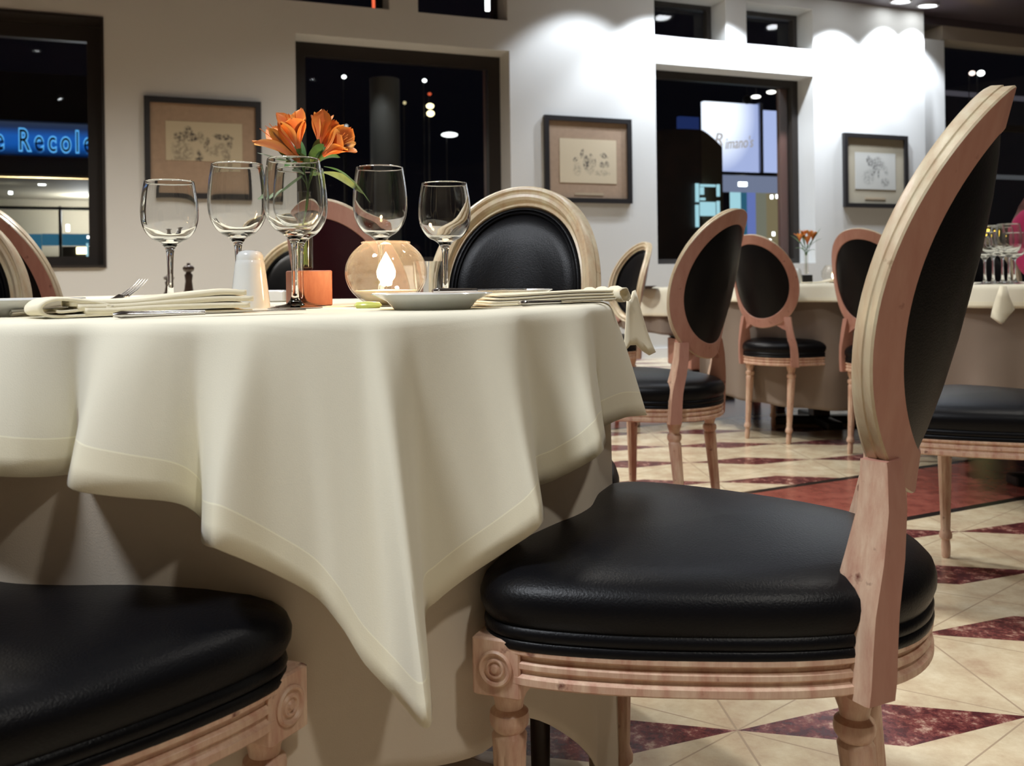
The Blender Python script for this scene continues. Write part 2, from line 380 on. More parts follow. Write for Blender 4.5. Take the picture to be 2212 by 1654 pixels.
# brown casement stiles seen through windows 2 and 3
mb = MB(); s = S(1698, .42); wall_quads(mb, s - .10, s + .09, ZS, ZT, .38, .44); mb.build('casement_stile', M['brownframe'], w3)
mb = MB(); s = S(1058, .42); wall_quads(mb, s - .05, s + .05, ZS, ZT, .38, .44); mb.build('casement_stile', M['brownframe'], w2)
# reveals of the dark first window are wooden
mb = MB(); wall_quads(mb, win_main[0][1] - .02, win_main[0][1], ZS, ZT, -.012, T_REC - .04); wall_quads(mb, win_main[0][0], win_main[0][1] - .02, ZT - .02, ZT, -.012, T_REC - .04)
wall_quads(mb, win_main[0][0], win_main[0][1] - .02, ZS, ZS + .02, -.03, T_REC - .04)
mb.build('window_lining', M['darkframe'], w1)

# ceiling lamps
def fixture(loc, dirn, label, group, name='ceiling_spotlight', big=1.0):
    e = empty(name, loc); e.scale = (big, big, 1); e.rotation_euler = Vector(dirn).to_track_quat('-Z', 'Y').to_euler(); tag(e, label, 'ceiling light', group)
    m_ = MB(); m_.lathe([(.035, .03), (.05, .03), (.052, -.005), (.046, -.010), (.042, -.004), (.042, .012)], 24, cap=False); m_.build('lamp_housing', M['trim_white'], e)
    m_ = MB(); m_.lathe([(0, .004), (.041, .004)], 24, cap=False); m_.build('bulb', M['bulb'], e)
    return e
for i, (x, y, wt, c) in enumerate(DOWN):
    fixture((x, y, CEIL - .012), (0, 0, -1), 'round recessed ceiling downlight out of view above the dining room', 'downlights over the tables')
    spot('downlight_beam', (x, y, CEIL - .06), (x, y, 0), wt * 5, c, 104 if (y < 5 and x > -1) else 140, .8, .12)
kp = Vector((KEY[0], KEY[1], CEIL - .012)); kt = Vector((-.15, 1.25, .6))
fixture(tuple(kp), (kt - kp).normalized(), 'ceiling spotlight angled at the near table', 'downlights over the tables')
spot('table_spot_beam', tuple(kp + Vector((0, 0, -.06))), tuple(kt), 540, (.90, .94, 1.0), 58, .9, .32)
for i, (s, dd, wt) in enumerate(WASH):
    p = wp(s, -dd, CEIL - .012); tgt = wp(s, 0.0, 1.6)
    fixture(tuple(p), (tgt - p).normalized(), 'bright ceiling spotlight aimed down the white wall', 'wall spotlights', big=2.2)
    spot('wall_wash_beam', tuple(p + Vector((0, 0, -.06))), tuple(tgt), wt, COOL, 96, .45, .04)

# ------------------------------------------------------------------ the oval-back chair
half = [(0, .420), (.12, .415), (.205, .402), (.242, .375), (.250, .33), (.238, .25), (.216, .17), (.185, .085), (.150, .025), (.105, -.018), (.055, -.040), (0, -.047)]
outl = [Vector((x, y, 0)) for x, y in half] + [Vector((-x, y, 0)) for x, y in half[-2:0:-1]]
OUT = catmull(outl, 4, closed=True)
def off(i, d):
    n = len(OUT); t = (OUT[(i + 1) % n] - OUT[(i - 1) % n]).normalized(); nn = Vector((t.y, -t.x, 0))
    if nn.dot(OUT[i] - Vector((0, .18, 0))) < 0: nn = -nn
    return OUT[i] + nn * d
RB = .25; ZC = .765; BA, BB = .208, .222
def back_pt(x, z, dep):
    """x across the back, dep forward from the rear face; the back is bowed round the sitter and raked"""
    ph = x / RB; y0 = -.034 - .106 * max(0, (z - .56) / .43) ** 1.05
    return Vector(((RB - dep) * sin(ph), y0 + RB - (RB - dep) * cos(ph), z + dep * .10))
def make_chair(pad_mat='leather', lod=1):
    root = empty('oval_back_chair')
    # seat rail
    prof = [(-.030, .368), (0, .366), (.004, .369), (.004, .376), (-.001, .379), (-.001, .382), (.0025, .385), (.0025, .390), (-.002, .393), (-.002, .396), (.004, .400), (.004, .407), (-.004, .410), (-.030, .410)]
    mb = MB(); n = len(OUT)
    mb.grid([[off(i, d) + Vector((0, 0, z)) for i in range(n)] for d, z in prof], 0, closed_u=True, closed_v=True)
    mb.build('seat_frame', M['limed'], root, 25)
    # cushion with two rows of welting
    prof = [(.97, .401), (1.0, .402), (1.018, .404), (1.022, .408), (1.018, .413), (1.008, .4145), (1.018, .416), (1.022, .4205), (1.018, .425), (1.006, .4275), (1.020, .433), (1.034, .442), (1.036, .452), (1.022, .462), (.985, .471), (.92, .479), (.80, .486), (.62, .491), (.40, .495), (.2, .497), (.0, .498)]
    mb = MB(); c = Vector((0, .18, 0)); rows = []
    for s, z in prof: rows.append([c + (OUT[i] - c) * s + Vector((0, 0, z)) for i in range(n)])
    rows.insert(0, [c + (OUT[i] - c) * .6 + Vector((0, 0, .401)) for i in range(n)])
    mb.grid(rows, 0, closed_u=True); mb.build('seat_cushion', M['leather'], root, 60)
    # legs
    def legprof(top):
        return [(0, 0), (.009, 0), (.0115, .006), (.0125, .03), (.0105, .050), (.0165, .056), (.0170, .066), (.0145, .072), (.0120, .080),
                (.0130, .095), (.0185, .285), (.0190, .300), (.0160, .305), (.0205, .312), (.0215, .318), (.0205, .325), (.0150, .330), (.0160, .337), (.0205, .350), (.0215, top)]
    def flute(r, z, a):
        return r - (.0018 * (0.5 + 0.5 * cos(10 * a)) ** 1.5 if .10 < z < .286 else 0)
    for sx in (-1, 1):
        for kind in ('front', 'rear'):
            mb = MB(); pr = legprof(.352 if kind == 'front' else .366); pp = []
            for (r0, z0), (r1, z1) in zip(pr, pr[1:]):
                k = 1
                pp += [(lerp(r0, r1, t / k), lerp(z0, z1, t / k)) for t in range(k)]
            pp.append(pr[-1])
            ii = [i for i, q in enumerate(pp) if abs(q[1] - .095) < 1e-6][0]; pp.insert(ii + 1, (.0133, .104))
            ii = [i for i, q in enumerate(pp) if abs(q[1] - .285) < 1e-6][0]; pp.insert(ii, (.0183, .278))
            if kind == 'front':
                cx, cy = sx * .222, .374; mb.lathe(pp, 40, (cx, cy, 0), 0, mod=flute)
                mb.box((cx + sx * .004, cy + .002, .3815), (.054, .054, .061), 0, bev=.002)
                leg = mb.build('leg', M['limed'], root, 35)
                for ax in (0, 1):
                    q = MB(); rot = Matrix.Rotation(R(90) * sx, 3, 'Y') if ax == 0 else Matrix.Rotation(R(-90), 3, 'X')
                    cc = (cx + sx * .031, cy + .002, .3815) if ax == 0 else (cx + sx * .004, cy + .029, .3815)
                    q.lathe([(.0185, -.002), (.0190, .002), (.0170, .004), (.0150, .003), (.0135, .0005), (.0110, .0005), (.0095, .003), (.0080, .003), (.0070, .001), (.0050, .0015), (.0035, .004), (0, .0045)], 28, cc, 0, rot=rot)
                    q.build('rosette', M['limed'], leg, 30)
            else:
                cx, cy = sx * .116, .030
                vs = MB(); 
                for i_, (r_, z_) in enumerate(pp): pass
                mb.lathe(pp, 40, (cx, cy, 0), 0, mod=flute)
                # the rear leg leans a little backwards towards the floor
                mb.v = [(x, y - .030 * max(0, 1 - z / .31) ** 1.0, z) for x, y, z in mb.v]
                mb.build('leg', M['limed'], root, 35)
    # back posts
    for sx in (-1, 1):
        secs = [(.362, .157, .0165, .003, .034), (.38, .157, .0165, .001, .036), (.42, .157, .0160, -.001, .044), (.450, .155, .0155, -.003, .048), (.472, .152, .0155, -.006, .048),
                (.50, .145, .0155, -.010, .038), (.55, .1345, .0155, -.014, .022), (.592, .1270, .0150, -.012, .018), (.598, .1265, .0145, -.011, .018)]
        mb = MB(); rows = []
        for z, xc, hw, yr, yf in secs:
            ph = R(lerp(42, 28, min(1, max(0, (z - .45) / .14)))) * sx; tv = Vector((cos(ph), sin(ph), 0)) * sx; nv = Vector((-sin(ph), cos(ph), 0)); c0 = Vector((sx * xc, yr, z)); hw *= 1.12; dp = yf - yr
            rows.append([c0 + tv * hw + nv * .004, c0 + tv * (hw - .002), c0 - tv * hw, c0 - tv * hw + nv * dp, c0 + tv * (hw - .003) + nv * dp, c0 + tv * hw + nv * (dp - .004)])
        b = mb.grid(rows, 0, closed_u=True, sm=False); k = len(rows) - 1
        mb.f += [tuple(b + i for i in range(6)), tuple(b + k * 6 + i for i in range(6))]; mb.m += [0, 0]; mb.sm += [False, False]
        nfc = 6
        for r_i in range(len(secs) - 1):
            for j_ in (0, 3, 4, 5): mb.m[r_i * nfc + j_] = 1
        # web that carries the post up under the oval
        rows = []
        for t in range(10):
            z = .536 + .064 * t / 9; xo = .128
            k_ = min(1, (ZC - z) / BB); ox = BA * sqrt(max(0, 1 - k_ * k_))
            xi = lerp(.112, .066, min(1, max(0, (z - .536) / .026)))
            if z > .566: xi = max(.066, min(xo - .004, ox - .014))
            rows.append([back_pt(sx * xo, z, .001), back_pt(sx * xi, z, .001), back_pt(sx * xi, z, .026), back_pt(sx * xo, z, .026)])
        mb.grid(rows, 0, closed_u=True, sm=False)
        mb.build('back_post', [M['bare'], M['limed']], root, 30)
    # oval frame
    prof = [(0, .002), (.002, 0), (.044, 0), (.046, .002), (.046, .014), (.042, .021), (.037, .018), (.034, .019), (.030, .026), (.024, .030), (.018, .029), (.0145, .025), (.012, .0255), (.008, .030), (.003, .029), (0, .024), (-.0005, .013), (.001, .012)]
    mb = MB(); K = 96; rows = []
    for u, dep in prof:
        rows.append([back_pt((BA - u) * cos(2 * pi * k / K), ZC + (BB - u) * sin(2 * pi * k / K), dep) for k in range(K)])
    mb.grid(rows, 0, closed_u=True, closed_v=True)
    nf = K
    for i in range(len(prof)):
        if i in (1, 2, 3):
            for j in range(nf): mb.m[i * nf + j] = 1
    mb.build('back_frame', [M['limed_pale'], M['bare']], root, 28)
    # upholstered oval pad
    prof = [(.0, -.010), (.3, -.009), (.6, -.006), (.85, -.001), (1.0, .004), (1.0, .016), (.985, .024), (.965, .025), (.952, .019), (.940, .024), (.922, .026), (.905, .020), (.86, .027), (.75, .033), (.5, .038), (.25, .040), (.0, .041)]
    a_, b2 = BA - .045, BB - .045
    mb = MB(); rows = [[back_pt(a_ * max(s, .001) * cos(2 * pi * k / 64), ZC + b2 * max(s, .001) * sin(2 * pi * k / 64), dep) for k in range(64)] for s, dep in prof]
    mb.grid(rows, 0, closed_u=True); mb.build('backrest', M[pad_mat], root, 60)
    return root

CHAIRS = [  # x, y, rotation, label, group
    (.421, 1.058, 68.0, 'nearest black leather oval-back chair, seen side on, front corner under the hanging cloth tip', 'near'),
    (-.618, .673, -28.0, 'near chair at lower left, only black seat and one front leg in view', 'near'),
    (-.000, 1.90, 166.0, 'oval-back chair facing the camera across the near table, wide pale frame round black pad', 'near'),
    (-1.215, 1.97, -133.0, 'chair cut by the left edge with pale frame front, in front of another chair back', 'near'),
    (-1.235, 2.44, -54.0, 'chair seen from behind at far left, reddish back rim with pale outer edge', 'far'),
    (.567, 2.800, 52.0, 'black seat chair standing alone mid floor between near table and far wall, seen from behind', 'far'),
    (1.215, 4.44, -50.0, 'chair pulled up to the flower table, whole oval back and seat seen from behind', 'far'),
    (1.557, 4.00, -50.0, 'chair at the flower table whose back is half hidden behind the nearest chair', 'far'),
    (1.355, 2.17, 52.0, 'chair at right edge with only black seat and pale rail in view', 'far'),
    (2.42, 4.75, 172.0, 'chair behind the glasses of the right table, only its arched top showing', 'far'),
    (-.99, 4.05, 160.0, 'small distant chair front seen between white shaker and goblet stems', 'far'),
    (.62, 5.05, 112.0, 'narrow chair back seen edge on beside the white wall, left of the standing chair', 'far'),
]
proto = None
for x, y, rz, lab, g_ in CHAIRS:
    c = make_chair() if proto is None else copy_tree(proto)
    if proto is None: proto = c
    c.location = (x, y, 0); c.rotation_euler = (0, 0, R(rz))
    tag(c, lab, 'chair', 'chairs round the near table' if g_ == 'near' else 'chairs further back in the dining room')
c = make_chair('maroon'); c.location = (-.405, 2.33, 0); c.rotation_euler = (0, 0, R(-30))
tag(c, 'chair with dark maroon pad behind the candle and wooden block', 'chair', 'chairs further back in the dining room')

# ------------------------------------------------------------------ near table
TC = Vector((-.393, 1.44)); TR = .54; TZ = .750
def table_base(name, loc, r, z, lab, legs=True):
    e = empty(name, (loc[0], loc[1], 0)); tag(e, lab, 'table')
    m_ = MB(); m_.lathe([(0, z - .03), (r - .004, z - .03), (r, z - .026), (r, z - .008), (r - .004, z - .004), (0, z - .004)], 64); m_.build('tabletop', M['dark'], e)
    if legs:
        for k in range(4):
            a = R(-17 + 90 * k); m_ = MB(); m_.lathe([(.012, 0), (.016, .3), (.020, z - .03)], 16, ((r - .09) * cos(a), (r - .09) * sin(a), 0)); m_.build('leg', M['dark'], e)
    else:
        m_ = MB(); m_.box((0, 0, z / 2), (.09, .09, z - .08), 0, bev=.004); m_.build('pedestal', M['dark'], e)
        m_ = MB(); m_.box((0, 0, .02), (.50, .08, .04), 0, bev=.005); m_.box((0, 0, .02), (.08, .50, .04), 0, bev=.005); m_.build('base', M['black'], e)
    return e
table_base('dining_table', TC, TR - .006, TZ - .004, 'round dining table nearest the camera under two ivory cloths')

def solve_theta(px, rho, C, r):
    """angle on the camera side of the circle rho about C whose image column is px"""
    q = (px - 1106) / F; A = 1 + q * q; B = -2 * (q * C.x + C.y); D = C.x ** 2 + C.y ** 2 - rho * rho
    disc = B * B - 4 * A * D
    if disc < 0: disc = 0
    Y = (-B - sqrt(disc)) / (2 * A); return atan2(Y - C.y, q * Y - C.x)
def skirt(hem, rim_z, r, C, name, mats, parent=None, nt=26, smooth=6, thick=.0012, band_w=.036, rad=.012, hang=None):
    """hem: list of (rim angle, hem angle, rho, z) in order round the table; builds top disc plus draped side"""
    H = catmull([Vector((a, b, c)) for a, b, c, d in hem], smooth, closed=False)
    Z = catmull([Vector((d, 0, 0)) for a, b, c, d in hem], smooth, closed=False)
    rows = []; n = len(H)
    ts = [i / nt for i in range(nt + 1)]
    def P(i, t):
        a, b, rho = H[i]; zh = Z[i].x; L_ = rim_z - zh
        tt = t * L_                       # distance down
        if band_w and L_ > 0: pass
        k = min(1.0, tt / rad) if rad else 1
        edge = r - rad + rad * sin(k * pi / 2); zz = rim_z - rad * (1 - cos(k * pi / 2)) if k < 1 else rim_z - tt
        if k < 1: zz = rim_z - tt * (.3 + .7 * k)
        g = t ** .85
        ang = lerp(a, b, sstep(min(1, t * 1.15)) * .6 + .4 * t)
        rr = edge + (rho - r) * g
        return Vector((C.x + rr * cos(ang), C.y + rr * sin(ang), zz))
    mb = MB(); top = [Vector((C.x + r * f_ * cos(H[i].x), C.y + r * f_ * sin(H[i].x), rim_z)) for f_ in (0.0001,) for i in range(n)]
    rows = [top]
    for f_ in (.4, .8): rows.append([Vector((C.x + (r - rad) * f_ * cos(H[i].x), C.y + (r - rad) * f_ * sin(H[i].x), rim_z)) for i in range(n)])
    ntop = len(rows); tvals = []
    fine = [0, .008, .02, .035] + [.05 + .95 * k / nt for k in range(nt + 1)]
    cols = []
    for i in range(n):
        L_ = rim_z - Z[i].x; tb = 1 - band_w / L_ if band_w else 1
        cols.append([f_ * tb for f_ in fine] + ([tb + (1 - tb) * q for q in (.04, .08, .5, 1.0)] if band_w else []))
    for j in range(len(cols[0])):
        rows.append([P(i, cols[i][j]) for i in range(n)])
    mb.grid(rows, 0, closed_u=False)
    nc = n - 1; total = len(rows) - 1
    if band_w:
        for rI in range(total - 4, total):
            for j in range(nc): mb.m[rI * nc + j] = 2 if rI in (total - 4, total - 3) and False else 1
        for j in range(nc): mb.m[(total - 4) * nc + j] = 2; 
    o = mb.build(name, mats, parent, 60)
    sm_ = o.modifiers.new('thickness', 'SOLIDIFY'); sm_.thickness = thick * 2; sm_.offset = 0
    return o
# overlay cloth, hem points (px, py, how far the hem stands off the table edge)
pts = [(-150, 1032, .03), (-60, 1026, .05), (20, 1030, .04), (90, 1030, .022), (150, 1024, .004), (176, 1018, -.004), (160, 1030, .035), (147, 1044, .078), (166, 1060, .088), (255, 1073, .075), (370, 1084, .045),
       (418, 1104, .028), (440, 1135, .024), (437, 1165, .055), (447, 1178, .080), (480, 1190, .088), (585, 1235, .066), (680, 1288, .060), (735, 1350, .070), (790, 1436, .082), (860, 1508, .100), (925, 1572, .150),
       (927, 1470, .105), (916, 1335, .045), (945, 1296, .036), (1010, 1245, .040), (1090, 1192, .055), (1150, 1152, .078), (1171, 1126, .085), (1171, 1095, .060), (1157, 1055, .010),
       (1200, 1035, .016), (1262, 1004, .045), (1298, 978, .066), (1305, 958, .055), (1292, 934, -.002)]
hem = []
for px, py, o_ in pts:
    th = solve_theta(px, TR + o_, TC, TR); p = TC + Vector((cos(th), sin(th))) * (TR + o_)
    # refine column with the roll
    for _ in range(3):
        z = at(px, py, p.y).z; px_now = 1106 + F * p.x / p.y + ROLL * F * (HC - z) / p.y
        th = solve_theta(px - (ROLL * F * (HC - z) / p.y), TR + o_, TC, TR); p = TC + Vector((cos(th), sin(th))) * (TR + o_)
    hem.append([th, TR + o_, at(px, py, p.y).z])
# continue round the right side and the back to meet the start
hem += [[R(-20), TR + .004, .585], [R(-12.0), TR + .022, .587], [R(-5), TR + .045, .580], [R(1), TR + .060, .572], [R(6), TR + .05, .568], [R(9), TR + .01, .566]]
for k, a in enumerate(range(16, 168, 8)):
    zz = .57 - .17 * max(0, 1 - abs(a - 62) / 22) - .15 * max(0, 1 - abs(a - 148) / 22)
    hem.append([R(a), TR + (.045 if k % 2 else .012) + .06 * max(0, 1 - abs(a - 62) / 22), zz])
h0 = hem[0]
hem += [[R(172), TR + .04, .57], [R(184), TR + .02, .56], [R(198), TR + .06, .47], [R(206), TR + .10, .40], [R(214), TR + .05, .47], [h0[0] + 2 * pi, h0[1], h0[2]]]
th_ = [h[0] for h in hem]
# unwrap and derive an even rim angle for each hem point
for i in range(1, len(th_)):
    while th_[i] - th_[i - 1] > pi: th_[i] -= 2 * pi
    while th_[i] - th_[i - 1] < -pi: th_[i] += 2 * pi
n = len(th_); rim = []
ext = th_[:]
for i in range(n):
    lo, hi = max(0, i - 3), min(n - 1, i + 3); mwin = min(i - lo, hi - i)
    rim.append(sum(ext[i - mwin:i + mwin + 1]) / (2 * mwin + 1))
for i in range(1, n): rim[i] = max(rim[i], rim[i - 1] + R(.35))
full = [(rim[i], th_[i], hem[i][1], hem[i][2]) for i in range(n)]
full[-1] = (full[0][0] + 2 * pi, full[0][1] + 2 * pi, full[0][2], full[0][3])
oc = skirt(full, TZ, TR, TC, 'tablecloth', [M['cloth'], M['hem'], M['stitch']])
tag(oc, 'ivory square tablecloth with hemmed border and long hanging corner on the near table', 'tablecloth')
# under-cloth: longer, softer folds
und = []
for k in range(0, 73):
    a = -180 + 5 * k; ar = R(a); fold = .5 + .5 * cos(ar * 15 + .8); z = .265
    z -= .235 * (sstep((a + 42) / 34) if a < 2 else sstep((34 - a) / 32))
    z -= .17 * max(0, 1 - abs(a + 88) / 20) ** .8
    for cc in (93, 178, -178): z -= .17 * max(0, 1 - abs(a - cc) / 20) ** .8
    und.append((ar, ar, TR - .012 + .030 * fold - .01, z))
und[-1] = (und[0][0] + 2 * pi, und[0][1] + 2 * pi, und[0][2], und[0][3])
uo = skirt(und, TZ - .003, TR - .003, TC, 'under_cloth', [M['under'], M['under'], M['under']], smooth=3, nt=14, band_w=.03)
tag(uo, 'long cream under-cloth hanging below the ivory tablecloth of the near table', 'tablecloth')

# ------------------------------------------------------------------ tableware
def ontop(px, Y, z=TZ + .0012):
    p = at(px, 660, Y); 
    b = F * (HC - z) / Y
    return Vector(((px - 1106 - ROLL * b) / F * Y, Y, z))
def goblet(h, r, bowl, name='wine_glass'):
    """stemmed glass of height h, bowl radius r, bowl depth"""
    zb = h - bowl; t = .0011
    outer = [(r * .86, h), (r * .90, h - bowl * .10), (r * .965, h - bowl * .28), (r, h - bowl * .48), (r * .965, h - bowl * .66), (r * .84, h - bowl * .80), (r * .62, h - bowl * .91), (r * .36, zb + .003), (.0075, zb - .004), (.0050, zb - .012), (.0042, zb - .028), (.0040, zb - .05), (.0048, .022), (.0075, .011), (.014, .0055), (r * .78, .0022), (r * .90, .0016), (r * .90, .0), (0, .0)]
    inner = [(r * .86 - t * .6, h + .0004), (r * .86 - t, h - .001), (r * .90 - t, h - bowl * .10), (r * .965 - t, h - bowl * .28), (r - t, h - bowl * .48), (r * .965 - t, h - bowl * .66), (r * .84 - t * 1.2, h - bowl * .79), (r * .60 - t, h - bowl * .895), (r * .34, zb + .0075), (0, zb + .0055)]
    def sm(pp):
        q = catmull([Vector((a, b, 0)) for a, b in pp], 3); return [(max(0, v.x), v.y) for v in q]
    prof = list(reversed(inner)); 
    full_ = sm(prof[:]) + sm(outer[:-3]) + outer[-3:]
    m_ = MB(); m_.lathe(full_, 56, cap=False); return m_.build(name, M['glass'], None, 50)
GOB = goblet(.202, .0405, .105, 'water_goblet'); WIN = goblet(.178, .0385, .088, 'wine_glass')
def put(o, first, p, lab, cat, group, rz=0):
    q = o if first else o.copy()
    if not first: col.objects.link(q)
    q.location = p; q.rotation_euler = (0, 0, rz); return tag(q, lab, cat, group)
gobs = [(638, 1.255, 'large water goblet directly in front of the flowers'), (650, 1.36, 'goblet standing just behind the large one in front of the flowers'),
        (516, 1.30, 'tall water goblet behind the white shaker'), (824, 1.43, 'water goblet rising behind the candle bowl')]
for i, (px, Y, lab) in enumerate(gobs):
    g_ = put(GOB, i == 0, ontop(px, Y), lab, 'glass', 'goblets on the near table')
    if px == 824: g_.scale = (1.03, 1.03, 1.045)
for i, (px, Y, lab) in enumerate([(369, 1.29, 'small wine glass at left, its foot behind the folded napkin'), (963, 1.36, 'small wine glass right of the candle bowl in front of the facing chair')]):
    put(WIN, i == 0, ontop(px, Y), lab, 'glass', 'wine glasses on the near table')
# small tumbler on the far rim
m_ = MB(); m_.lathe([(0, .006), (.020, .006), (.027, .07), (.0285, .07), (.0275, .035), (.022, .0), (0, .0)], 40, cap=False)
t_ = m_.build('glass_tumbler', M['glass'], None, 40, ontop(927, 1.66)); tag(t_, 'little clear tumbler half hidden behind the candle bowl', 'glass')
# white shaker
m_ = MB(); m_.lathe([(0, .0), (.0262, .0), (.0268, .003), (.0262, .012), (.0205, .060), (.0192, .066), (.0188, .0665), (.0188, .068), (.0180, .0735), (.0150, .0785), (.009, .0808), (0, .0812)], 48, cap=False)
s_ = empty('salt_shaker', ontop(541, 1.29)); tag(s_, 'white porcelain salt shaker with rounded top on the near table', 'shaker')
m_.build('shaker_body', M['porcelain'], s_, 60)
m_ = MB()
for k in range(6):
    a = k * pi / 3; m_.lathe([(0, .0812), (.0009, .0811)], 8, (.006 * cos(a), .006 * sin(a), -.0006))
m_.build('pour_holes', M['black'], s_)
# candle bowl
cbp = ontop(835, 1.31)
cb = empty('candle_bowl', cbp); tag(cb, 'round clear glass bowl with a lit tealight in the middle of the near table', 'candle holder')
rad = .0575; pr = []
for k in range(3, 29):
    a = -pi / 2 + (pi * .80) * k / 28; pr.append((rad * cos(a), .050 + rad * .86 * sin(a)))
zlo = min(z for r_, z in pr); pr = [(r_, z - zlo) for r_, z in pr]
top = pr[-1]; prof = [(0, 0), (pr[0][0] * .8, 0)] + pr + [(top[0] + .001, top[1] + .003), (top[0] - .002, top[1] + .004)] + [(max(0, r_ - .002), z + .0015) for r_, z in reversed(pr)] + [(0, .004)]
m_ = MB(); m_.lathe(prof, 64, cap=False); m_.build('glass_bowl', M['candlebowl'], cb, 50)
m_ = MB(); m_.lathe([(0, .0045)] + [(r_ - .0035, z + .002) for r_, z in pr if z < .022] + [(0, .024)], 48, cap=False); tl = m_.build('wax_filling', M['wax'], cb, 60)
m_ = MB(); m_.tube([(0, 0, .023), (.0003, 0, .036)], .0009); m_.build('wick', M['black'], tl)
m_ = MB(); m_.lathe([(0, .029), (.0065, .033), (.0125, .041), (.0135, .049), (.0100, .059), (.0045, .069), (0, .077)], 20, cap=False); m_.build('flame', M['flame'], cb, 80)
l = bpy.data.lights.new('candle_light', 'POINT'); l.energy = 1.3; l.color = (1, .58, .28); l.shadow_soft_size = .012
lo = bpy.data.objects.new('candle_light', l); col.objects.link(lo); lo.location = cbp + Vector((0, 0, .082))
# wooden block with a glass tube and the flowers
vb = ontop(668, 1.40)
blk = empty('block_vase', vb, R(28)); tag(blk, 'bud vase of reddish wooden block and glass tube behind the goblets', 'vase')
m_ = MB(); m_.box((0, 0, .0265), (.056, .056, .053), 0, bev=.0015); m_.build('wooden_block', M['block'], blk)
m_ = MB(); m_.lathe([(0, .054), (.0090, .054), (.0105, .058), (.0105, .170), (.0112, .172), (.0098, .172), (.0092, .058), (0, .0565)], 32, (-.004, 0, 0), cap=False); m_.build('glass_tube', M['bowl'], blk, 50)
m_ = MB(); m_.lathe([(0, .0570), (.0088, .0572), (.0088, .105), (0, .105)], 24, (-.004, 0, 0), cap=False); m_.build('water', thin_glass('vase_water', (.90, .93, .70), .6), blk, 50)

def flower_mesh(B, A, L_, wide, seed, name='blossom', open_=.5):
    """alstroemeria: six spoon petals round axis A from base B"""
    rnd = random.Random(seed); A = A.normalized(); X_ = A.orthogonal().normalized(); Y_ = A.cross(X_)
    m_ = MB(); cols = []
    for k in range(6):
        inner_ = k % 2; a = 2 * pi * k / 6 + rnd.uniform(-.12, .12); rd = X_ * cos(a) + Y_ * sin(a); tn = A.cross(rd)
        Lk = L_ * (1.0 if not inner_ else .93) * rnd.uniform(.93, 1.07); wk = wide * (1.0 if not inner_ else .62); rows = []; op = open_ * rnd.uniform(.8, 1.25)
        for i in range(12):
            t = i / 11; wdt = wk * (.15 + .85 * sstep(t / .68)) * (1 - .80 * max(0, (t - .72) / .28) ** 2.2)
            if i == 11: wdt = wk * .14
            axis = Lk * (t * .96 - .14 * op * t ** 3); rad_ = .0035 + Lk * (op * .42 * t ** 1.5 + .60 * op * max(0, t - .55) ** 1.5)
            row = []
            for j in range(7):
                s = (j - 3) / 3; cup = wdt * .35 * s * s * (1 - .7 * t); ruf = .0016 * sin(s * 5 + k) * t * t
                row.append(B + A * (axis + ruf) + rd * (rad_ - cup) + tn * (s * wdt))
                yel = (.95, .36, .07) if not inner_ else (.97, .46, .10); redc = (.78, .12, .045)
                f_ = sstep(abs(s) * .9) ; g_ = sstep(1 - t * 1.5)
                cc = [lerp(redc[q], yel[q], min(1, .30 + .6 * f_ + .25 * t)) for q in range(3)] if not inner_ else [lerp(redc[q], yel[q], min(1, .55 + .5 * t)) for q in range(3)]
                cc = [lerp(cc[q], (.70, .12, .06)[q], g_ * .6) for q in range(3)]
                if inner_ and .30 < t < .85 and j in (2, 3, 4) and (i * 3 + j) % 3 == 0: cc = [.16, .03, .02]
                cols.append((*cc, 1))
            rows.append(row)
        m_.grid(rows, 0)
    for k in range(5):
        a = k * 1.3; rd = X_ * cos(a) + Y_ * sin(a); n0 = len(m_.v)
        m_.tube([B, B + A * L_ * .5 + rd * .004, B + A * L_ * (.86 + .03 * k) + rd * .008], [.0007, .0006, .0005], 5)
        cols += [(.85, .38, .12, 1)] * (len(m_.v) - n0)
    me = bpy.data.meshes.new(name); me.from_pydata(m_.v, [], m_.f); me.update()
    ca = me.color_attributes.new('Col', 'FLOAT_COLOR', 'POINT')
    for i, c_ in enumerate(cols): ca.data[i].color = c_
    me.materials.append(M['petal'])
    for p in me.polygons: p.use_smooth = True
    return me
def leaf_mesh(m_, p0, p1, sag, wdt, up=Vector((0, 0, 1)), mi=0, twist=.0):
    p0, p1 = Vector(p0), Vector(p1); d = p1 - p0; side = d.cross(up).normalized(); rows = []
    for i in range(11):
        t = i / 10; c_ = p0 + d * t + up * (sag * sin(pi * t)); wv = wdt * sin(pi * min(1, .04 + t * .96)) ** .75 if t < 1 else 0.0003
        sd = (side * cos(twist * t) + up * sin(twist * t))
        rows.append([c_ + sd * (wv * s) + up * (abs(s) * wv * .25) for s in (-1, -.5, 0, .5, 1)])
    m_.grid(rows, mi)
top = vb + Vector((-.004, 0, .17)); bouq = empty('flower_spray', vb + Vector((-.004, 0, .06)))
tag(bouq, 'spray of orange alstroemeria standing in the glass tube on the near table', 'flowers')
def FP(px, py, dY=0.0): return at(px, py, 1.40 + dY)
inv = lambda v: v - bouq.location
blooms = [((655, 352), (560, 262), .082, .0105, 11, -.015, .72), ((645, 322), (626, 240), .062, .0150, 12, -.03, .60), ((690, 318), (697, 238), .060, .0120, 13, .01, .50), ((697, 336), (758, 292), .060, .0145, 14, -.02, .72), ((700, 322), (722, 262), .052, .0120, 15, .02, .6), ((622, 338), (590, 280), .056, .012, 16, .02, .5)]
stems = MB(); leaves = MB()
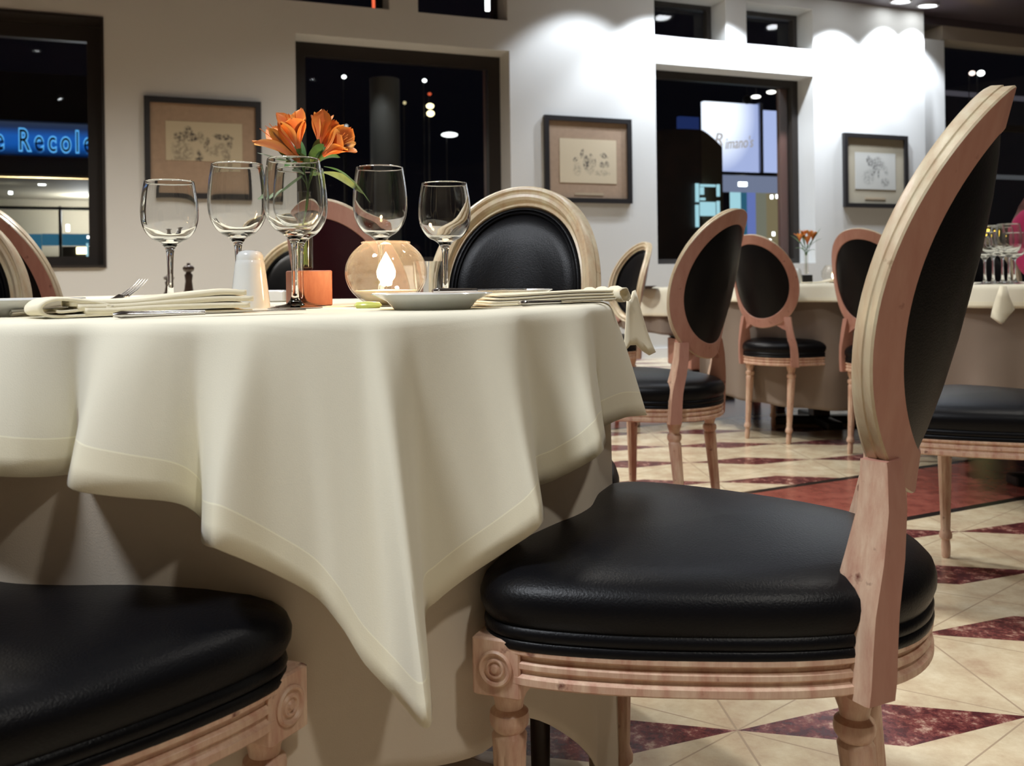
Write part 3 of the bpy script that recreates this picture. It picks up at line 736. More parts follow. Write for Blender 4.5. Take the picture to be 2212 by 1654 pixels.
for (bx, by), (tx, ty), L_, wd_, sd, dY, op in blooms:
    B = FP(bx, by, dY * .5); T = FP(tx, ty, dY * 1.6); A = T - B
    me = flower_mesh(inv(B), A, L_, wd_ * 1.25, sd, open_=op * .72); o = bpy.data.objects.new('blossom', me); col.objects.link(o); o.parent = bouq
    base = vb + Vector((random.uniform(-.007, 0), random.uniform(-.003, .003), .062))
    mid = FP(668, 410)
    stems.tube([inv(q) for q in catmull([base, vb + Vector((-.004, 0, .12)), mid, lerp(mid, B, .6) , B - A.normalized() * .004], 4)], .0013, 6)
    stems.lathe([(.0012, -.010), (.0038, -.004), (.0042, 0), (.003, .006)], 10, tuple(inv(B)), rot=A.to_track_quat('Z', 'Y').to_matrix())
sto = stems.build('stems', M['stem'], bouq, 60)
for (ax, ay), (bx, by), sag, wd_, mi, tw, dY in [((700, 360), (800, 438), .012, .009, 0, .5, -.01), ((690, 372), (788, 420), .006, .012, 1, .8, .02), ((650, 345), (556, 330), -.004, .008, 0, .3, 0), ((640, 350), (598, 318), .0, .010, 0, 1.0, .02),
        ((655, 360), (640, 298), 0, .010, 0, .9, .02), ((676, 350), (690, 300), 0, .008, 1, .7, -.01), ((660, 350), (612, 362), .006, .012, 0, .4, -.03), ((690, 350), (735, 340), .004, .009, 0, .5, 0), ((655, 380), (560, 430), -.006, .012, 0, .9, .03), ((665, 350), (700, 312), .0, .009, 0, 1.1, -.02), ((668, 365), (650, 330), 0, .012, 1, .5, -.02), ((660, 378), (630, 365), 0, .012, 1, .6, 0), ((672, 380), (700, 372), 0, .011, 0, .6, 0)]:
    q = MB(); leaf_mesh(q, inv(FP(ax, ay)), inv(FP(bx, by, dY)), sag, wd_, twist=tw)
    q.build('leaf', M['leaf_pale'] if mi else M['leaf'], bouq, 60)

# plates
def plate(R_, h, name='bread_plate'):
    m_ = MB(); m_.lathe([(0, .0), (R_ * .62, .0), (R_ * .64, .002), (R_ * .74, h * .55), (R_ * .97, h * .96), (R_, h), (R_ * .985, h + .0012), (R_ * .74, h * .62 + .003), (R_ * .64, .0055), (0, .0050)], 72, cap=False)
    return m_.build(name, M['porcelain'], None, 50)
P1 = plate(.0755, .019); put(P1, True, ontop(934, 1.145), 'white bread plate in front of the candle with a butter knife on its rim', 'plate', 'plates on the near table')
put(P1, False, ontop(1092, 1.47), 'white plate behind the right napkin, its rim just showing', 'plate', 'plates on the near table')
put(P1, False, ontop(36, 1.10), 'white plate cut by the left edge of the picture', 'plate', 'plates on the near table')

def ribbon(path, wdt, th=.0022, axis=Vector((0, 1, 0)), skew=0.0):
    """folded cloth: 2D path (x,z) extruded sideways with slight irregularity"""
    P_ = catmull([Vector((x, z, 0)) for x, z in path], 5); rows = []; n_ = 9
    for j in range(n_):
        v = (j / (n_ - 1) - .5) * wdt
        rows.append([Vector((p.x + skew * v + .0015 * sin(v * 60 + i * .2), v + .0012 * sin(i * .35), max(.0015, p.y + .0006 * sin(v * 80 + i * .4)))) for i, p in enumerate(P_)])
    m_ = MB(); m_.grid(rows, 0); return m_
def finish_ribbon(m_, name, mat, parent, th):
    o = m_.build(name, mat, parent, 60); s = o.modifiers.new('thickness', 'SOLIDIFY'); s.thickness = th; s.offset = 0
    return o
# left napkin
pL, pR = ontop(70, .985), ontop(520, 1.13)
d = pR - pL; L_ = d.length
nap = empty('folded_napkin', (pR.x, pR.y, TZ + .001), atan2(d.y, d.x)); tag(nap, 'thick cream napkin folded in layers at left front of the near table', 'napkin')
finish_ribbon(ribbon([(0, .003), (-L_ * .3, .003), (-L_ * .6, .0028), (-L_ * .85, .0028), (-L_ * .97, .004), (-L_, .011), (-L_ * .965, .0185), (-L_ * .90, .021), (-L_ * .78, .017), (-L_ * .72, .0135), (-L_ * .70, .0120), (-L_ * .74, .0100), (-L_ * .82, .0085), (-L_ * .90, .0080), (-L_ * .93, .0085)], .075), 'napkin_fold', M['napkin'], nap, .003)
for k, (x0, z0, z1) in enumerate([(.0, .0095, .0085), (.005, .0170, .0125), (-.003, .0245, .0165)]):
    finish_ribbon(ribbon([(x0, z0), (-L_ * .15, z0 + .0008), (-L_ * .35, lerp(z0, z1, .5)), (-L_ * .55, z1), (-L_ * .70, z1 - .0005), (-L_ * (.80 + .03 * k), z1 - .001)], .080 - .003 * k, skew=.1), 'napkin_fold', M['napkin'], nap, .0062)
# right napkin with its rolled end
pL, pR = ontop(1020, 1.22), ontop(1300, 1.40); d = pR - pL; L_ = d.length
nap2 = empty('folded_napkin', (pR.x, pR.y, TZ + .001), atan2(d.y, d.x)); tag(nap2, 'flat cream napkin with gathered end at right edge of the near table', 'napkin')
for k in range(4):
    z0 = .003 + .0042 * k
    finish_ribbon(ribbon([(0, z0 + .002), (-L_ * .25, z0 + .0015), (-L_ * .5, z0), (-L_ * .8, z0 - .001 * (k > 0)), (-L_ * (1.0 - .03 * k), z0 - .001 * (k > 0))], .07 - .004 * k), 'napkin_fold', M['napkin'], nap2, .0030)
m_ = MB()
for k in range(3):
    pts_ = [Vector((.004 + .010 * k * .5 + (.012) * cos(a) * (1 - .15 * k), -.03 + .030 * k + .002 * sin(a * 3), .012 + .010 * sin(a) * (1 - .1 * k))) for a in [x_ * .5 for x_ in range(-2, 11)]]
    rows = [[p + Vector((0, w_, 0.002 * sin(w_ * 200))) for w_ in (-.012, -.004, .004, .012)] for p in pts_]; m_.grid(rows, 0)
finish_ribbon(m_, 'napkin_knot', M['napkin'], nap2, .0022)
# napkin end drooping past the far right edge
pN = at(1366, 690, 1.62); m_ = MB(); rows = []
for i in range(8):
    t = i / 7; rows.append([Vector((.0 + .012 * t + s * .020 * (.5 + t), s * .014, .045 - .095 * t - .006 * abs(s) + .010 * sin(3 * s + t * 3))) for s in (-1, -.6, -.2, .2, .6, 1)])
m_.grid(rows, 0); o = finish_ribbon(m_, 'hanging_napkin', M['napkin'], None, .003); o.location = pN
tag(o, 'end of a cream napkin drooping over the far right rim of the near table', 'napkin')

# cutlery
def knife(parent_name, loc, rz, lab, L_=.205, rx=0.0):
    e = empty(parent_name, loc, rz); e.rotation_euler = (rx, 0, rz) if not isinstance(rx, tuple) else (rx[0], rx[1], rz); tag(e, lab, 'knife', 'table knives')
    m_ = MB(); rows = []
    for t in range(13):
        u = t / 12; x = -L_ * .45 + L_ * .45 * u; w_ = .0062 * (1 - .35 * u) * (1 if t else .55); h_ = .0040 * (1 - .4 * u) * (1 if t else .5)
        rows.append([Vector((x, w_ * cos(a), .0042 + h_ * sin(a))) for a in [2 * pi * k / 12 for k in range(12)]])
    b = m_.grid(rows, 0, closed_u=True); m_.f += [tuple(b + k for k in range(12)), tuple(b + 12 * 12 + k for k in range(12))]; m_.m += [0, 0]; m_.sm += [True, True]
    m_.build('handle', M['steel'], e, 50)
    m_ = MB(); rows = []
    for t in range(13):
        u = t / 12; x = L_ * .55 * u - .001; top_ = .0040 + .0055 * sin(pi * min(1, .25 + u * .62)); bot = -.0040 - .0045 * sin(pi * min(1, .2 + u * .8)) ** 1
        if t == 12: top_, bot = .003, .001
        rows.append([Vector((x, top_, .0052)), Vector((x, bot, .0046)), Vector((x, bot, .0040)), Vector((x, top_, .0034))])
    m_.grid(rows, 0, closed_u=True, sm=False); m_.build('blade', M['steel'], e, 30)
    return e
a_, b2 = ontop(305, .955), ontop(600, 1.02); dd = b2 - a_
knife('dinner_knife', tuple(lerp(a_, b2, .45)), atan2(dd.y, dd.x), 'silver dinner knife lying in front of the thick left napkin', .20)
a_, b2 = ontop(1120, 1.20), ontop(1290, 1.31); dd = b2 - a_
knife('dinner_knife', tuple(lerp(a_, b2, .5)), atan2(dd.y, dd.x), 'silver knife lying along the front of the right napkin', .17)
pk = ontop(1030, 1.16) + Vector((0, 0, .018)); knife('butter_knife', tuple(pk), R(25), 'butter knife resting across the rim of the bread plate', .13)
def fork(loc, rz, tilt, lab):
    e = empty('dinner_fork', loc, rz); tag(e, lab, 'fork')
    def up(m_): m_.v = [(x * cos(tilt) - z * sin(tilt), y, x * sin(tilt) + z * cos(tilt)) if x > 0 else (x, y, z) for x, y, z in m_.v]
    m_ = MB(); m_.tube([(-.11, 0, -.006), (-.07, 0, -.003), (-.03, 0, .0), (0, 0, .0015)], [.004, .0032, .0022, .0030], 8); m_.build('handle', M['steel'], e, 50)
    m_ = MB(); rows = [[Vector((x, s * w_, z + .0016 * s * s)) for s in (-1, -.5, 0, .5, 1)] for x, w_, z in ((0.0001, .003, .002), (.008, .0085, .0), (.018, .0110, -.002), (.028, .0115, -.0015))]
    m_.grid(rows, 0); up(m_); o = m_.build('fork_head', M['steel'], e, 50); s = o.modifiers.new('t', 'SOLIDIFY'); s.thickness = .0018
    m_ = MB()
    for k in range(4):
        y = (k - 1.5) * .0066; m_.tube([(.027, y, -.0012), (.040, y, .001), (.052, y, .0040), (.060, y, .0075)], [.0016, .0014, .0012, .0006], 6)
    up(m_); m_.build('tines', M['steel'], e, 50); return e
fork(tuple(ontop(226, 1.13) + Vector((0, 0, .0105))), R(52), R(24), 'silver fork whose tines rise above the thick left napkin')
# butter portion / lemon wedge shining on the cloth
m_ = MB(); m_.lathe([(0, 0), (.010, 0), (.0125, .004), (.010, .008), (0, .009)], 20, cap=False); o = m_.build('lime_wedge', pmat('lime_rind', (.62, .66, .16), .3), None, 60, ontop(795, 1.22)); o.scale = (1.5, .8, 1); tag(o, 'small yellow-green lime wedge on the cloth beside the bread plate', 'lime')
# little white butter dish at left of the goblet stems
m_ = MB(); m_.box((0, 0, .011), (.05, .05, .022), 0, bev=.003); o = m_.build('butter_dish', M['porcelain'], None, 40, ontop(592, 1.72)); tag(o, 'square white dish behind the shaker on the near table', 'dish')


# ------------------------------------------------------------------ the other tables
def clothed_table(loc, r, z, over_drop, under_z, lab, over_lab, under_lab, square=0.0, rot0=0.0, legs=False):
    C = Vector(loc); table_base('dining_table', C, r - .006, z - .004, lab, legs)
    hem = []
    for k in range(0, 61):
        a = -pi + 2 * pi * k / 60; f = .5 + .5 * cos(a * 15)
        corner = max(0, 1 - abs(((a - rot0 + pi / 4) % (pi / 2)) - pi / 4) / .42)
        hem.append((a, a, r + .012 + .022 * f + .03 * corner, z - over_drop - square * corner))
    hem[-1] = (hem[0][0] + 2 * pi, hem[0][1] + 2 * pi, hem[0][2], hem[0][3])
    o = skirt(hem, z, r, C, 'tablecloth', [M['cloth'], M['hem'], M['stitch']], smooth=3, nt=8, band_w=.02); tag(o, over_lab, 'tablecloth')
    und = []
    for k in range(0, 73):
        a = -pi + 2 * pi * k / 72; f = .5 + .5 * cos(a * 18 + 1)
        und.append((a, a, r - .02 + .035 * f, under_z + .02 * cos(a * 2)))
    und[-1] = (und[0][0] + 2 * pi, und[0][1] + 2 * pi, und[0][2], und[0][3])
    o = skirt(und, z - .003, r - .003, C, 'under_cloth', [M['under_shaded']] * 3, smooth=3, nt=10, band_w=.03); tag(o, under_lab, 'tablecloth')
# flower table
T2 = at(1770, 620, 4.95); T2C = (T2.x, 4.98)
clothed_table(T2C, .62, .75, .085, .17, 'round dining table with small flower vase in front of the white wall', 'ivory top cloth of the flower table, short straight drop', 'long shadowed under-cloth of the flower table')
# right table with the glasses
T3C = (2.10, 3.45)
clothed_table(T3C, .66, .75, .075, .32, 'round dining table at right edge carrying a cluster of glasses', 'ivory top cloth of the glasses table at right edge', 'long under-cloth of the glasses table at right edge')
# square cloth tip that hangs over its front edge
m_ = MB(); q0 = at(2163, 622, 2.815)
tipp = [[(2160, 618), (2167, 618), (2174, 618)], [(2152, 640), (2165, 644), (2180, 640)], [(2143, 668), (2160, 676), (2192, 668)], [(2140, 684), (2156, 692), (2178, 684)], [(2160, 699), (2164, 700), (2168, 697)]]
m_.grid([[at(px, py, 2.800 - .012 * k - .01 * sin(j * 1.6)) for j, (px, py) in enumerate(r_)] for k, r_ in enumerate(tipp)], 0)
o = finish_ribbon(m_, 'hanging_napkin', M['napkin'], None, .003); tag(o, 'bright folded cloth corner hanging over the front of the glasses table', 'napkin')
# far table behind the standing chair
T5 = at(1500, 630, 6.1)
clothed_table((T5.x, 6.1), .50, .725, .17, .45, 'small far dining table glimpsed between the standing chair and the flower table chairs', 'ivory cloth of the small far table behind the standing chair', 'under-cloth of the small far table behind the standing chair')
m_ = plate(.08, .015, 'dark_plate'); m_.data.materials[0] = M['dark']; q = at(1391, 648, 5.72); m_.location = (q.x, q.y, .726); tag(m_, 'dark saucer at the left rim of the small far table', 'plate')
# left back table with pepper mill
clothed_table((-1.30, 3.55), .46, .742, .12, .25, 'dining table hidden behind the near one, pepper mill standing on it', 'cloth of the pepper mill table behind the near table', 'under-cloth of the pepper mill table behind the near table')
def mill(loc, h, lab):
    m_ = MB(); m_.lathe([(0, 0), (.024, 0), (.024, .010), (.016, .03), (.012, .075), (.015, .105), (.010, .112), (.010, .118), (.018, .124), (.021, .140), (.014, .150), (.006, .154), (.007, .162), (0, .166)], 24, cap=False)
    m_.v = [(x, y, z * h / .166) for x, y, z in m_.v]; o = m_.build('pepper_mill', M['dark'], None, 60, loc); tag(o, lab, 'pepper mill', 'pepper mills'); return o
q = at(408, 640, 3.45); mill((q.x, q.y, .743), .125, 'dark turned pepper mill against the wall, right of the small wine glass stem')
q = at(365, 640, 3.6); mill((q.x, q.y, .743), .085, 'short brown mill mostly hidden behind the small wine glass stem')
# things on the flower table
def small_flowers(loc, lab, labv):
    v = empty('bud_vase', loc); tag(v, labv, 'vase')
    m_ = MB(); m_.box((0, 0, .022), (.05, .05, .044), 0, bev=.002); m_.build('wooden_block', M['black'], v)
    m_ = MB(); m_.lathe([(0, .045), (.009, .045), (.0105, .05), (.0105, .15), (.009, .15), (.009, .05), (0, .047)], 16, cap=False); m_.build('glass_tube', M['bowl'], v, 50)
    f = empty('flower_spray', (loc[0], loc[1], loc[2] + .05)); tag(f, lab, 'flowers')
    m_ = MB()
    for k, (dx, dz) in enumerate(((-.040, .185), (-.012, .20), (.022, .20), (.048, .19), (.01, .17))):
        m_.tube([(0, 0, 0), (0, 0, .09), (dx * .6, 0, dz - .03), (dx, 0, dz)], .0016, 6)
        me = flower_mesh(Vector((dx * .8, .01 * (k % 2), dz - .02)), Vector((dx * 1.2, -.2 + .1 * k, .8)), .05, .013, 30 + k, open_=.7); o = bpy.data.objects.new('blossom', me); col.objects.link(o); o.parent = f
    m_.build('stems', M['stem'], f, 60)
    for a, b, sg in (((0, 0, .12), (-.085, 0, .20), .01), ((0, 0, .12), (.085, -.01, .18), .01), ((0, 0, .11), (-.06, -.01, .13), .01), ((0, 0, .10), (.05, 0, .12), .01), ((0, 0, .12), (-.03, 0, .23), 0), ((0, 0, .12), (.08, 0, .235), 0)):
        q_ = MB(); leaf_mesh(q_, a, b, sg, .010); q_.build('leaf', M['leaf'], f, 60)
q = at(1742, 610, 4.75); small_flowers((q.x, q.y, .7515), 'distant orange flowers with green leaves standing on the far clothed table', 'little bud vase in dark block on the flower table')
q = at(1722, 610, 4.72); m_ = MB(); m_.lathe([(0, 0), (.026, 0), (.020, .062), (.013, .077), (0, .08)], 24, cap=False); o = m_.build('salt_shaker', M['porcelain'], None, 60, (q.x, q.y, .7515)); tag(o, 'small distant white shaker left of the far flower vase', 'shaker')
q = at(1800, 610, 4.75); e = empty('candle_bowl', (q.x, q.y, .7515)); tag(e, 'small distant glass candle bowl right of the far flower vase', 'candle holder')
m_ = MB(); m_.lathe([(0, 0), (.035, 0), (.058, .03), (.058, .06), (.038, .092), (.036, .092), (.056, .06), (.056, .03), (.034, .003), (0, .003)], 32, cap=False); m_.build('glass_bowl', M['bowl'], e, 50)
m_ = MB(); m_.lathe([(0, .004), (.018, .004), (.018, .02), (0, .02)], 20, cap=False); m_.build('tealight', M['wax'], e, 50)
m_ = MB(); m_.lathe([(0, .022), (.007, .034), (.004, .048), (0, .055)], 12, cap=False); m_.build('flame', M['flame'], e, 50)
q = at(1775, 612, 4.6); nf_ = finish_ribbon(ribbon([(-.09, .004), (0, .008), (.06, .02), (.09, .008), (.05, .004)], .09), 'folded_napkin', M['napkin'], None, .004); nf_.location = (q.x, q.y, .7515); tag(nf_, 'crumpled napkin lying on the flower table in front of its vase', 'napkin')
# glasses on the right table
for i, (px, Y, o_, lab) in enumerate([(2128, 3.15, WIN, 'leftmost small glass of the cluster on the right table'), (2146, 3.20, GOB, 'second glass from the left in the cluster on the right table'), (2166, 3.28, GOB, 'middle glass of the cluster on the right table'), (2180, 3.10, GOB, 'tall glass right of the middle in the cluster on the right table'), (2192, 3.22, WIN, 'rightmost glass of the cluster on the right table')]):
    p = ontop(px, Y, .7515); put(o_, False, p, lab, 'glass', 'glasses on the right table')
# goblet standing near the far window, behind the flower table chair
# bench with salmon panel near the far table
q = at(1585, 720, 5.45); be = empty('upholstered_bench', (q.x, q.y + .2, 0), R(8)); tag(be, 'black topped bench with salmon side panel between two oval-back chairs', 'bench')
m_ = MB(); m_.box((0, 0, .455), (.62, .46, .07), 0, bev=.02); m_.build('seat', M['leather'], be, 60)
m_ = MB(); m_.box((0, 0, .335), (.60, .44, .165), 0, bev=.004); m_.build('side_panel', M['skirt'], be)
for i, (sx, sy) in enumerate(((-1, -1), (1, -1), (-1, 1), (1, 1))):
    m_ = MB(); m_.box((sx * .26, sy * .18, .126), (.05, .05, .252), 0, bev=.003); m_.build('leg', M['dark'], be)

# ------------------------------------------------------------------ framed drawings on the wall
def drawing_mat(name, paper, seed, blobs, aspect):
    """ink and wash sketch: soft dark marks placed on a paper ground, made of noise-broken blobs"""
    m, nt, b = newmat(name); N = nt.nodes.new; L = nt.links.new; b.inputs['Roughness'].default_value = .8
    tc = N('ShaderNodeTexCoord'); no = N('ShaderNodeTexNoise'); no.inputs['Scale'].default_value = 9; no.inputs['Detail'].default_value = 5; L(tc.outputs['Object'], no.inputs['Vector'])
    sub = N('ShaderNodeVectorMath'); sub.operation = 'SUBTRACT'; L(no.outputs['Color'], sub.inputs[0]); sub.inputs[1].default_value = (.5, .5, .5)
    sc = N('ShaderNodeVectorMath'); sc.operation = 'SCALE'; L(sub.outputs[0], sc.inputs[0]); sc.inputs['Scale'].default_value = .07
    ad = N('ShaderNodeVectorMath'); L(tc.outputs['Object'], ad.inputs[0]); L(sc.outputs[0], ad.inputs[1])
    last = None
    for (x, z, rx, rz, dark, ang) in blobs:
        mp = N('ShaderNodeMapping'); mp.vector_type = 'TEXTURE'; mp.inputs['Location'].default_value = (x, 0, z); mp.inputs['Rotation'].default_value = (0, ang, 0); mp.inputs['Scale'].default_value = (rx, 1, rz)
        L(ad.outputs[0], mp.inputs['Vector']); g = N('ShaderNodeVectorMath'); g.operation = 'LENGTH'; L(mp.outputs[0], g.inputs[0])
        r = N('ShaderNodeMapRange'); r.inputs['From Min'].default_value = 1.15; r.inputs['From Max'].default_value = .7; r.inputs['To Max'].default_value = dark; L(g.outputs['Value'], r.inputs['Value'])
        if last is None: last = r.outputs[0]
        else:
            mx = N('ShaderNodeMath'); mx.operation = 'MAXIMUM'; L(last, mx.inputs[0]); L(r.outputs[0], mx.inputs[1]); last = mx.outputs[0]
    n2 = N('ShaderNodeTexNoise'); n2.inputs['Scale'].default_value = 38; n2.inputs['Detail'].default_value = 4; L(tc.outputs['Object'], n2.inputs['Vector'])
    mr = N('ShaderNodeMapRange'); mr.inputs['From Min'].default_value = .35; mr.inputs['From Max'].default_value = .6; L(n2.outputs['Fac'], mr.inputs['Value'])
    mu = N('ShaderNodeMath'); mu.operation = 'MULTIPLY'; L(last, mu.inputs[0]); L(mr.outputs[0], mu.inputs[1])
    mx = N('ShaderNodeMix'); mx.data_type = 'RGBA'; L(mu.outputs[0], mx.inputs['Factor']); mx.inputs['A'].default_value = (*paper, 1); mx.inputs['B'].default_value = (.03, .025, .025, 1)
    L(mx.outputs['Result'], b.inputs['Base Color']); return m
def picture(px0, px1, z0, z1, in0, in1, iz0, iz1, mat_, lab, plaque=None, board=None):
    s0, s1 = S(px0), S(px1); sc_ = (s0 + s1) / 2; W = s1 - s0; zc = (z0 + z1) / 2; Hh = z1 - z0
    e = empty('framed_drawing', wp(sc_, -.002, zc), atan2(WD.y, WD.x)); tag(e, lab, 'picture', 'framed drawings on the wall')
    m_ = MB(); fw = .045
    for (cx, cz, w_, h_) in ((0, Hh / 2 - fw / 2, W, fw), (0, -Hh / 2 + fw / 2, W, fw), (-W / 2 + fw / 2, 0, fw, Hh - 2 * fw), (W / 2 - fw / 2, 0, fw, Hh - 2 * fw)): m_.box((cx, -.02, cz), (w_, .04, h_))
    m_.build('frame', M['pic_frame'], e)
    m_ = MB(); m_.box((0, -.008, 0), (W - 2 * fw, .012, Hh - 2 * fw)); m_.build('picture_mat', board or M['mat_tan'], e)
    a, b = S(in0) - sc_, S(in1) - sc_; m_ = MB(); m_.box((0, 0, 0), (b - a, .004, iz1 - iz0)); q = m_.build('drawing', mat_, e); q.location = ((a + b) / 2, -.0165, (iz0 + iz1) / 2 - zc)
    if plaque:
        a, b = S(plaque[0]) - sc_, S(plaque[1]) - sc_; m_ = MB(); m_.box(((a + b) / 2, -.016, plaque[2] - zc), (b - a, .004, .022)); m_.build('caption_strip', pmat('caption_paper', (.42, .33, .22), .8), e)
D1 = drawing_mat('ink_sketch_two_figures', (.50, .42, .28), 1, [(-.13, .08, .035, .05, .8, 0), (-.19, .03, .05, .05, .8, .3), (-.10, .03, .05, .03, 1, .4), (-.17, -.09, .09, .09, .45, 0), (-.03, .03, .03, .05, .5, 0), (.02, -.02, .018, .07, .8, .1), (-.04, -.13, .03, .07, .9, 0), (.15, .045, .085, .03, .95, .1), (.20, .0, .02, .05, .8, 0), (.10, -.06, .09, .05, .4, -.4), (.17, -.11, .04, .07, .5, .2), (-.24, -.16, .02, .015, .9, 0)], 1)
D2 = drawing_mat('ink_sketch_three_figures', (.60, .50, .34), 2, [(-.07, .07, .02, .055, 1, .35), (-.14, .015, .03, .02, 1, -.5), (-.12, -.08, .05, .07, .35, 0), (-.02, -.01, .035, .065, .9, -.2), (.03, .06, .02, .02, .6, 0), (.02, -.04, .05, .09, .4, 0), (.07, -.01, .014, .04, .8, 0), (.17, .06, .05, .025, 1, .4), (.15, -.03, .03, .03, .7, 0), (.20, -.02, .02, .03, .8, 0), (.14, -.11, .09, .03, .35, 0)], 1)
D3 = drawing_mat('ink_sketch_horse_rider', (.52, .51, .46), 3, [(-.08, .10, .05, .07, .8, -.3), (.03, .08, .09, .08, .55, 0), (-.02, .02, .03, .09, .8, .2), (-.10, -.07, .09, .09, .35, 0), (.14, .02, .04, .06, .4, -.5), (.13, -.12, .06, .05, .5, 0), (.04, -.03, .015, .04, .8, 0)], 1)
picture(313, 565, 1.49, 2.31, 359, 524, 1.80, 2.12, D1, 'framed ink drawing of seated figures on the dim wall, behind the left glasses')
picture(1175, 1362, 1.52, 2.34, 1208, 1330, 1.71, 2.13, D2, 'framed ink drawing of three figures above the facing chair', (1240, 1302, 1.605))
picture(1820, 1957, 1.53, 2.33, 1845, 1932, 1.73, 2.13, D3, 'framed pale ink drawing on the brightly lit wall near the big chair back', (1866, 1910, 1.63), pmat('pale_picture_mat', (.42, .37, .27), .85))

# ------------------------------------------------------------------ night street outside the windows
def ext(px, py, t): return onwall(px, py, t)
AZ = atan2(WD.y, WD.x)
def slab(px0, py0, px1, py1, t, th, mat_, name, parent=None, label=None, cat=None, group=None):
    a, b = ext(px0, py0, t), ext(px1, py0, t); c = ext(px0, py1, t); c2 = ext((px0 + px1) / 2, py1, t); a2 = ext((px0 + px1) / 2, py0, t)
    s0, s1 = (a - P0).dot(WD), (b - P0).dot(WD); z1, z0 = a2.z, c2.z
    m_ = MB(); vs = [wp(s, tt, z) for s in (s0, s1) for tt in (t, t + th) for z in (z0, z1)]
    m_.add(vs, [(0, 1, 3, 2), (4, 6, 7, 5), (0, 4, 5, 1), (2, 3, 7, 6), (0, 2, 6, 4), (1, 5, 7, 3)], 0, False)
    o = m_.build(name, mat_, parent)
    if label: tag(o, label, cat, group)
    return o
def globe(px, py, t, r, mat_, name, label, cat, group=None, sq=(1, 1, 1)):
    p = ext(px, py, t); e = empty(name, (p.x, p.y, 0), AZ); tag(e, label, cat, group)
    m_ = MB(); m_.lathe([(0, -r)] + [(r * cos(a), r * sin(a)) for a in [(-80 + 20 * k) * pi / 180 for k in range(9)]] + [(0, r)], 16, cap=False)
    m_.v = [(x * sq[0], y * sq[1], z * sq[2] + p.z) for x, y, z in m_.v]; m_.build('lamp_globe', mat_, e, 80)
    m_ = MB()
    if 'signboard' in label: m_.tube([(0, 0, p.z + r * sq[2] * .8), (0, 0, ext(px, 160, t).z + .30)], .008, 8); m_.build('hanging_rod', M['black'], e, 60)
    else: m_.tube([(0, r + .02, 0), (0, r + .02, p.z)], .007, 8); m_.build('lamp_post', M['black'], e, 60)
    return e
E_white = emis('street_lamp_glow', (.95, 1, .95), 5); E_warm = emis('warm_lamp_glow', (1, .85, .45), 6); E_cream = emis('lit_ceiling_glow', (.78, .66, .42), .75)
E_blue = emis('blue_sign_light', (.02, .20, .75), .75); E_bluel = emis('pale_blue_sign_light', (.12, .48, .95), 1.0); E_panel = emis('lit_white_sign', (.85, .90, 1.0), 1.5); E_panel2 = emis('lit_blue_white_sign', (.50, .60, .95), .9)
E_cyan = emis('cyan_lit_glass', (.45, .80, .88), .9); E_green = emis('green_light', (.15, .9, .25), 1.2); E_amber = emis('amber_light', (1, .62, .08), 4); E_red = emis('red_light', (1, .15, .06), 1.2)
E_screen = emis('blue_shop_light', (.25, .34, .85), .55); E_shop = emis('dim_shop_light', (.35, .36, .27), .5); E_teal = emis('teal_shop_light', (.05, .22, .35), .5)
struct(slab(-3200, 1150, 5200, 1160, 24, .2, pmat('night_backdrop_building', (.01, .01, .012), .9), 'wall_street'))
m_ = MB(); m_.add([wp(-30, .36, -.02), wp(40, .36, -.02), wp(40, 30, -.02), wp(-30, 30, -.02)], [(0, 1, 2, 3)], 0, False); struct(m_.build('floor_street', pmat('dark_asphalt', (.02, .02, .02), .7)))
# shop with the blue sign, seen through window 1
sh = empty('shop', ext(60, 600, 5)); sh.location = (0, 0, 0); tag(sh, 'lit shop across the street with dark canopy, seen through the left window', 'shop')
bt = pmat('shop_brown_fascia', (.05, .032, .022), .7); post = pmat('shop_door_post', (.02, .012, .01), .5); shw = pmat('shop_cream_wall', (.55, .48, .34), .8)
slab(-420, 258, 330, 374, 5.2, .3, bt, 'fascia', sh); slab(-420, 150, 330, 256, 5.0, .5, M['black'], 'canopy', sh)
slab(-420, 374, 330, 700, 8.2, .1, shw, 'shop_wall', sh)
a, b = ext(-420, 372, 5.2), ext(330, 372, 5.2); m_ = MB(); m_.add([wp((a - P0).dot(WD), 5.2, a.z), wp((b - P0).dot(WD), 5.2, a.z), wp((b - P0).dot(WD), 8.2, a.z - .02), wp((a - P0).dot(WD), 8.2, a.z - .02)], [(0, 1, 2, 3)], 0, False); m_.build('shop_soffit', shw, sh)
for px in (126, 204, -120): slab(px, 445, px + 6, 640, 5.25, .08, post, 'door_post', sh)
slab(-420, 444, 330, 450, 5.25, .06, post, 'door_rail', sh)
slab(90, 505, 205, 530, 7.6, .1, E_teal, 'shop_display', sh); slab(-60, 505, 88, 545, 7.5, .1, E_teal, 'shop_display', sh); slab(132, 532, 205, 600, 7.0, .4, M['black'], 'counter', sh); slab(165, 534, 188, 548, 6.95, .04, E_warm, 'lit_shelf', sh)
slab(186, 525, 190, 572, 6.9, .05, E_cyan, 'lit_edge', sh)
lamps_ = [(90, 396, 16, 7), (22, 416, 8, 6), (146, 492, 7, 14), (195, 512, 14, 5)]
for px, py, w_, h_ in lamps_: slab(px - w_ / 2, py - h_ / 2, px + w_ / 2, py + h_ / 2, 5.9, .05, E_white, 'shop_lamp', sh)
pl_ = bpy.data.lights.new('shop_light', 'POINT'); pl_.energy = 190; pl_.color = (1, .85, .58); pl_.shadow_soft_size = .1; po = bpy.data.objects.new('shop_light', pl_); col.objects.link(po); po.location = ext(80, 400, 7.6)
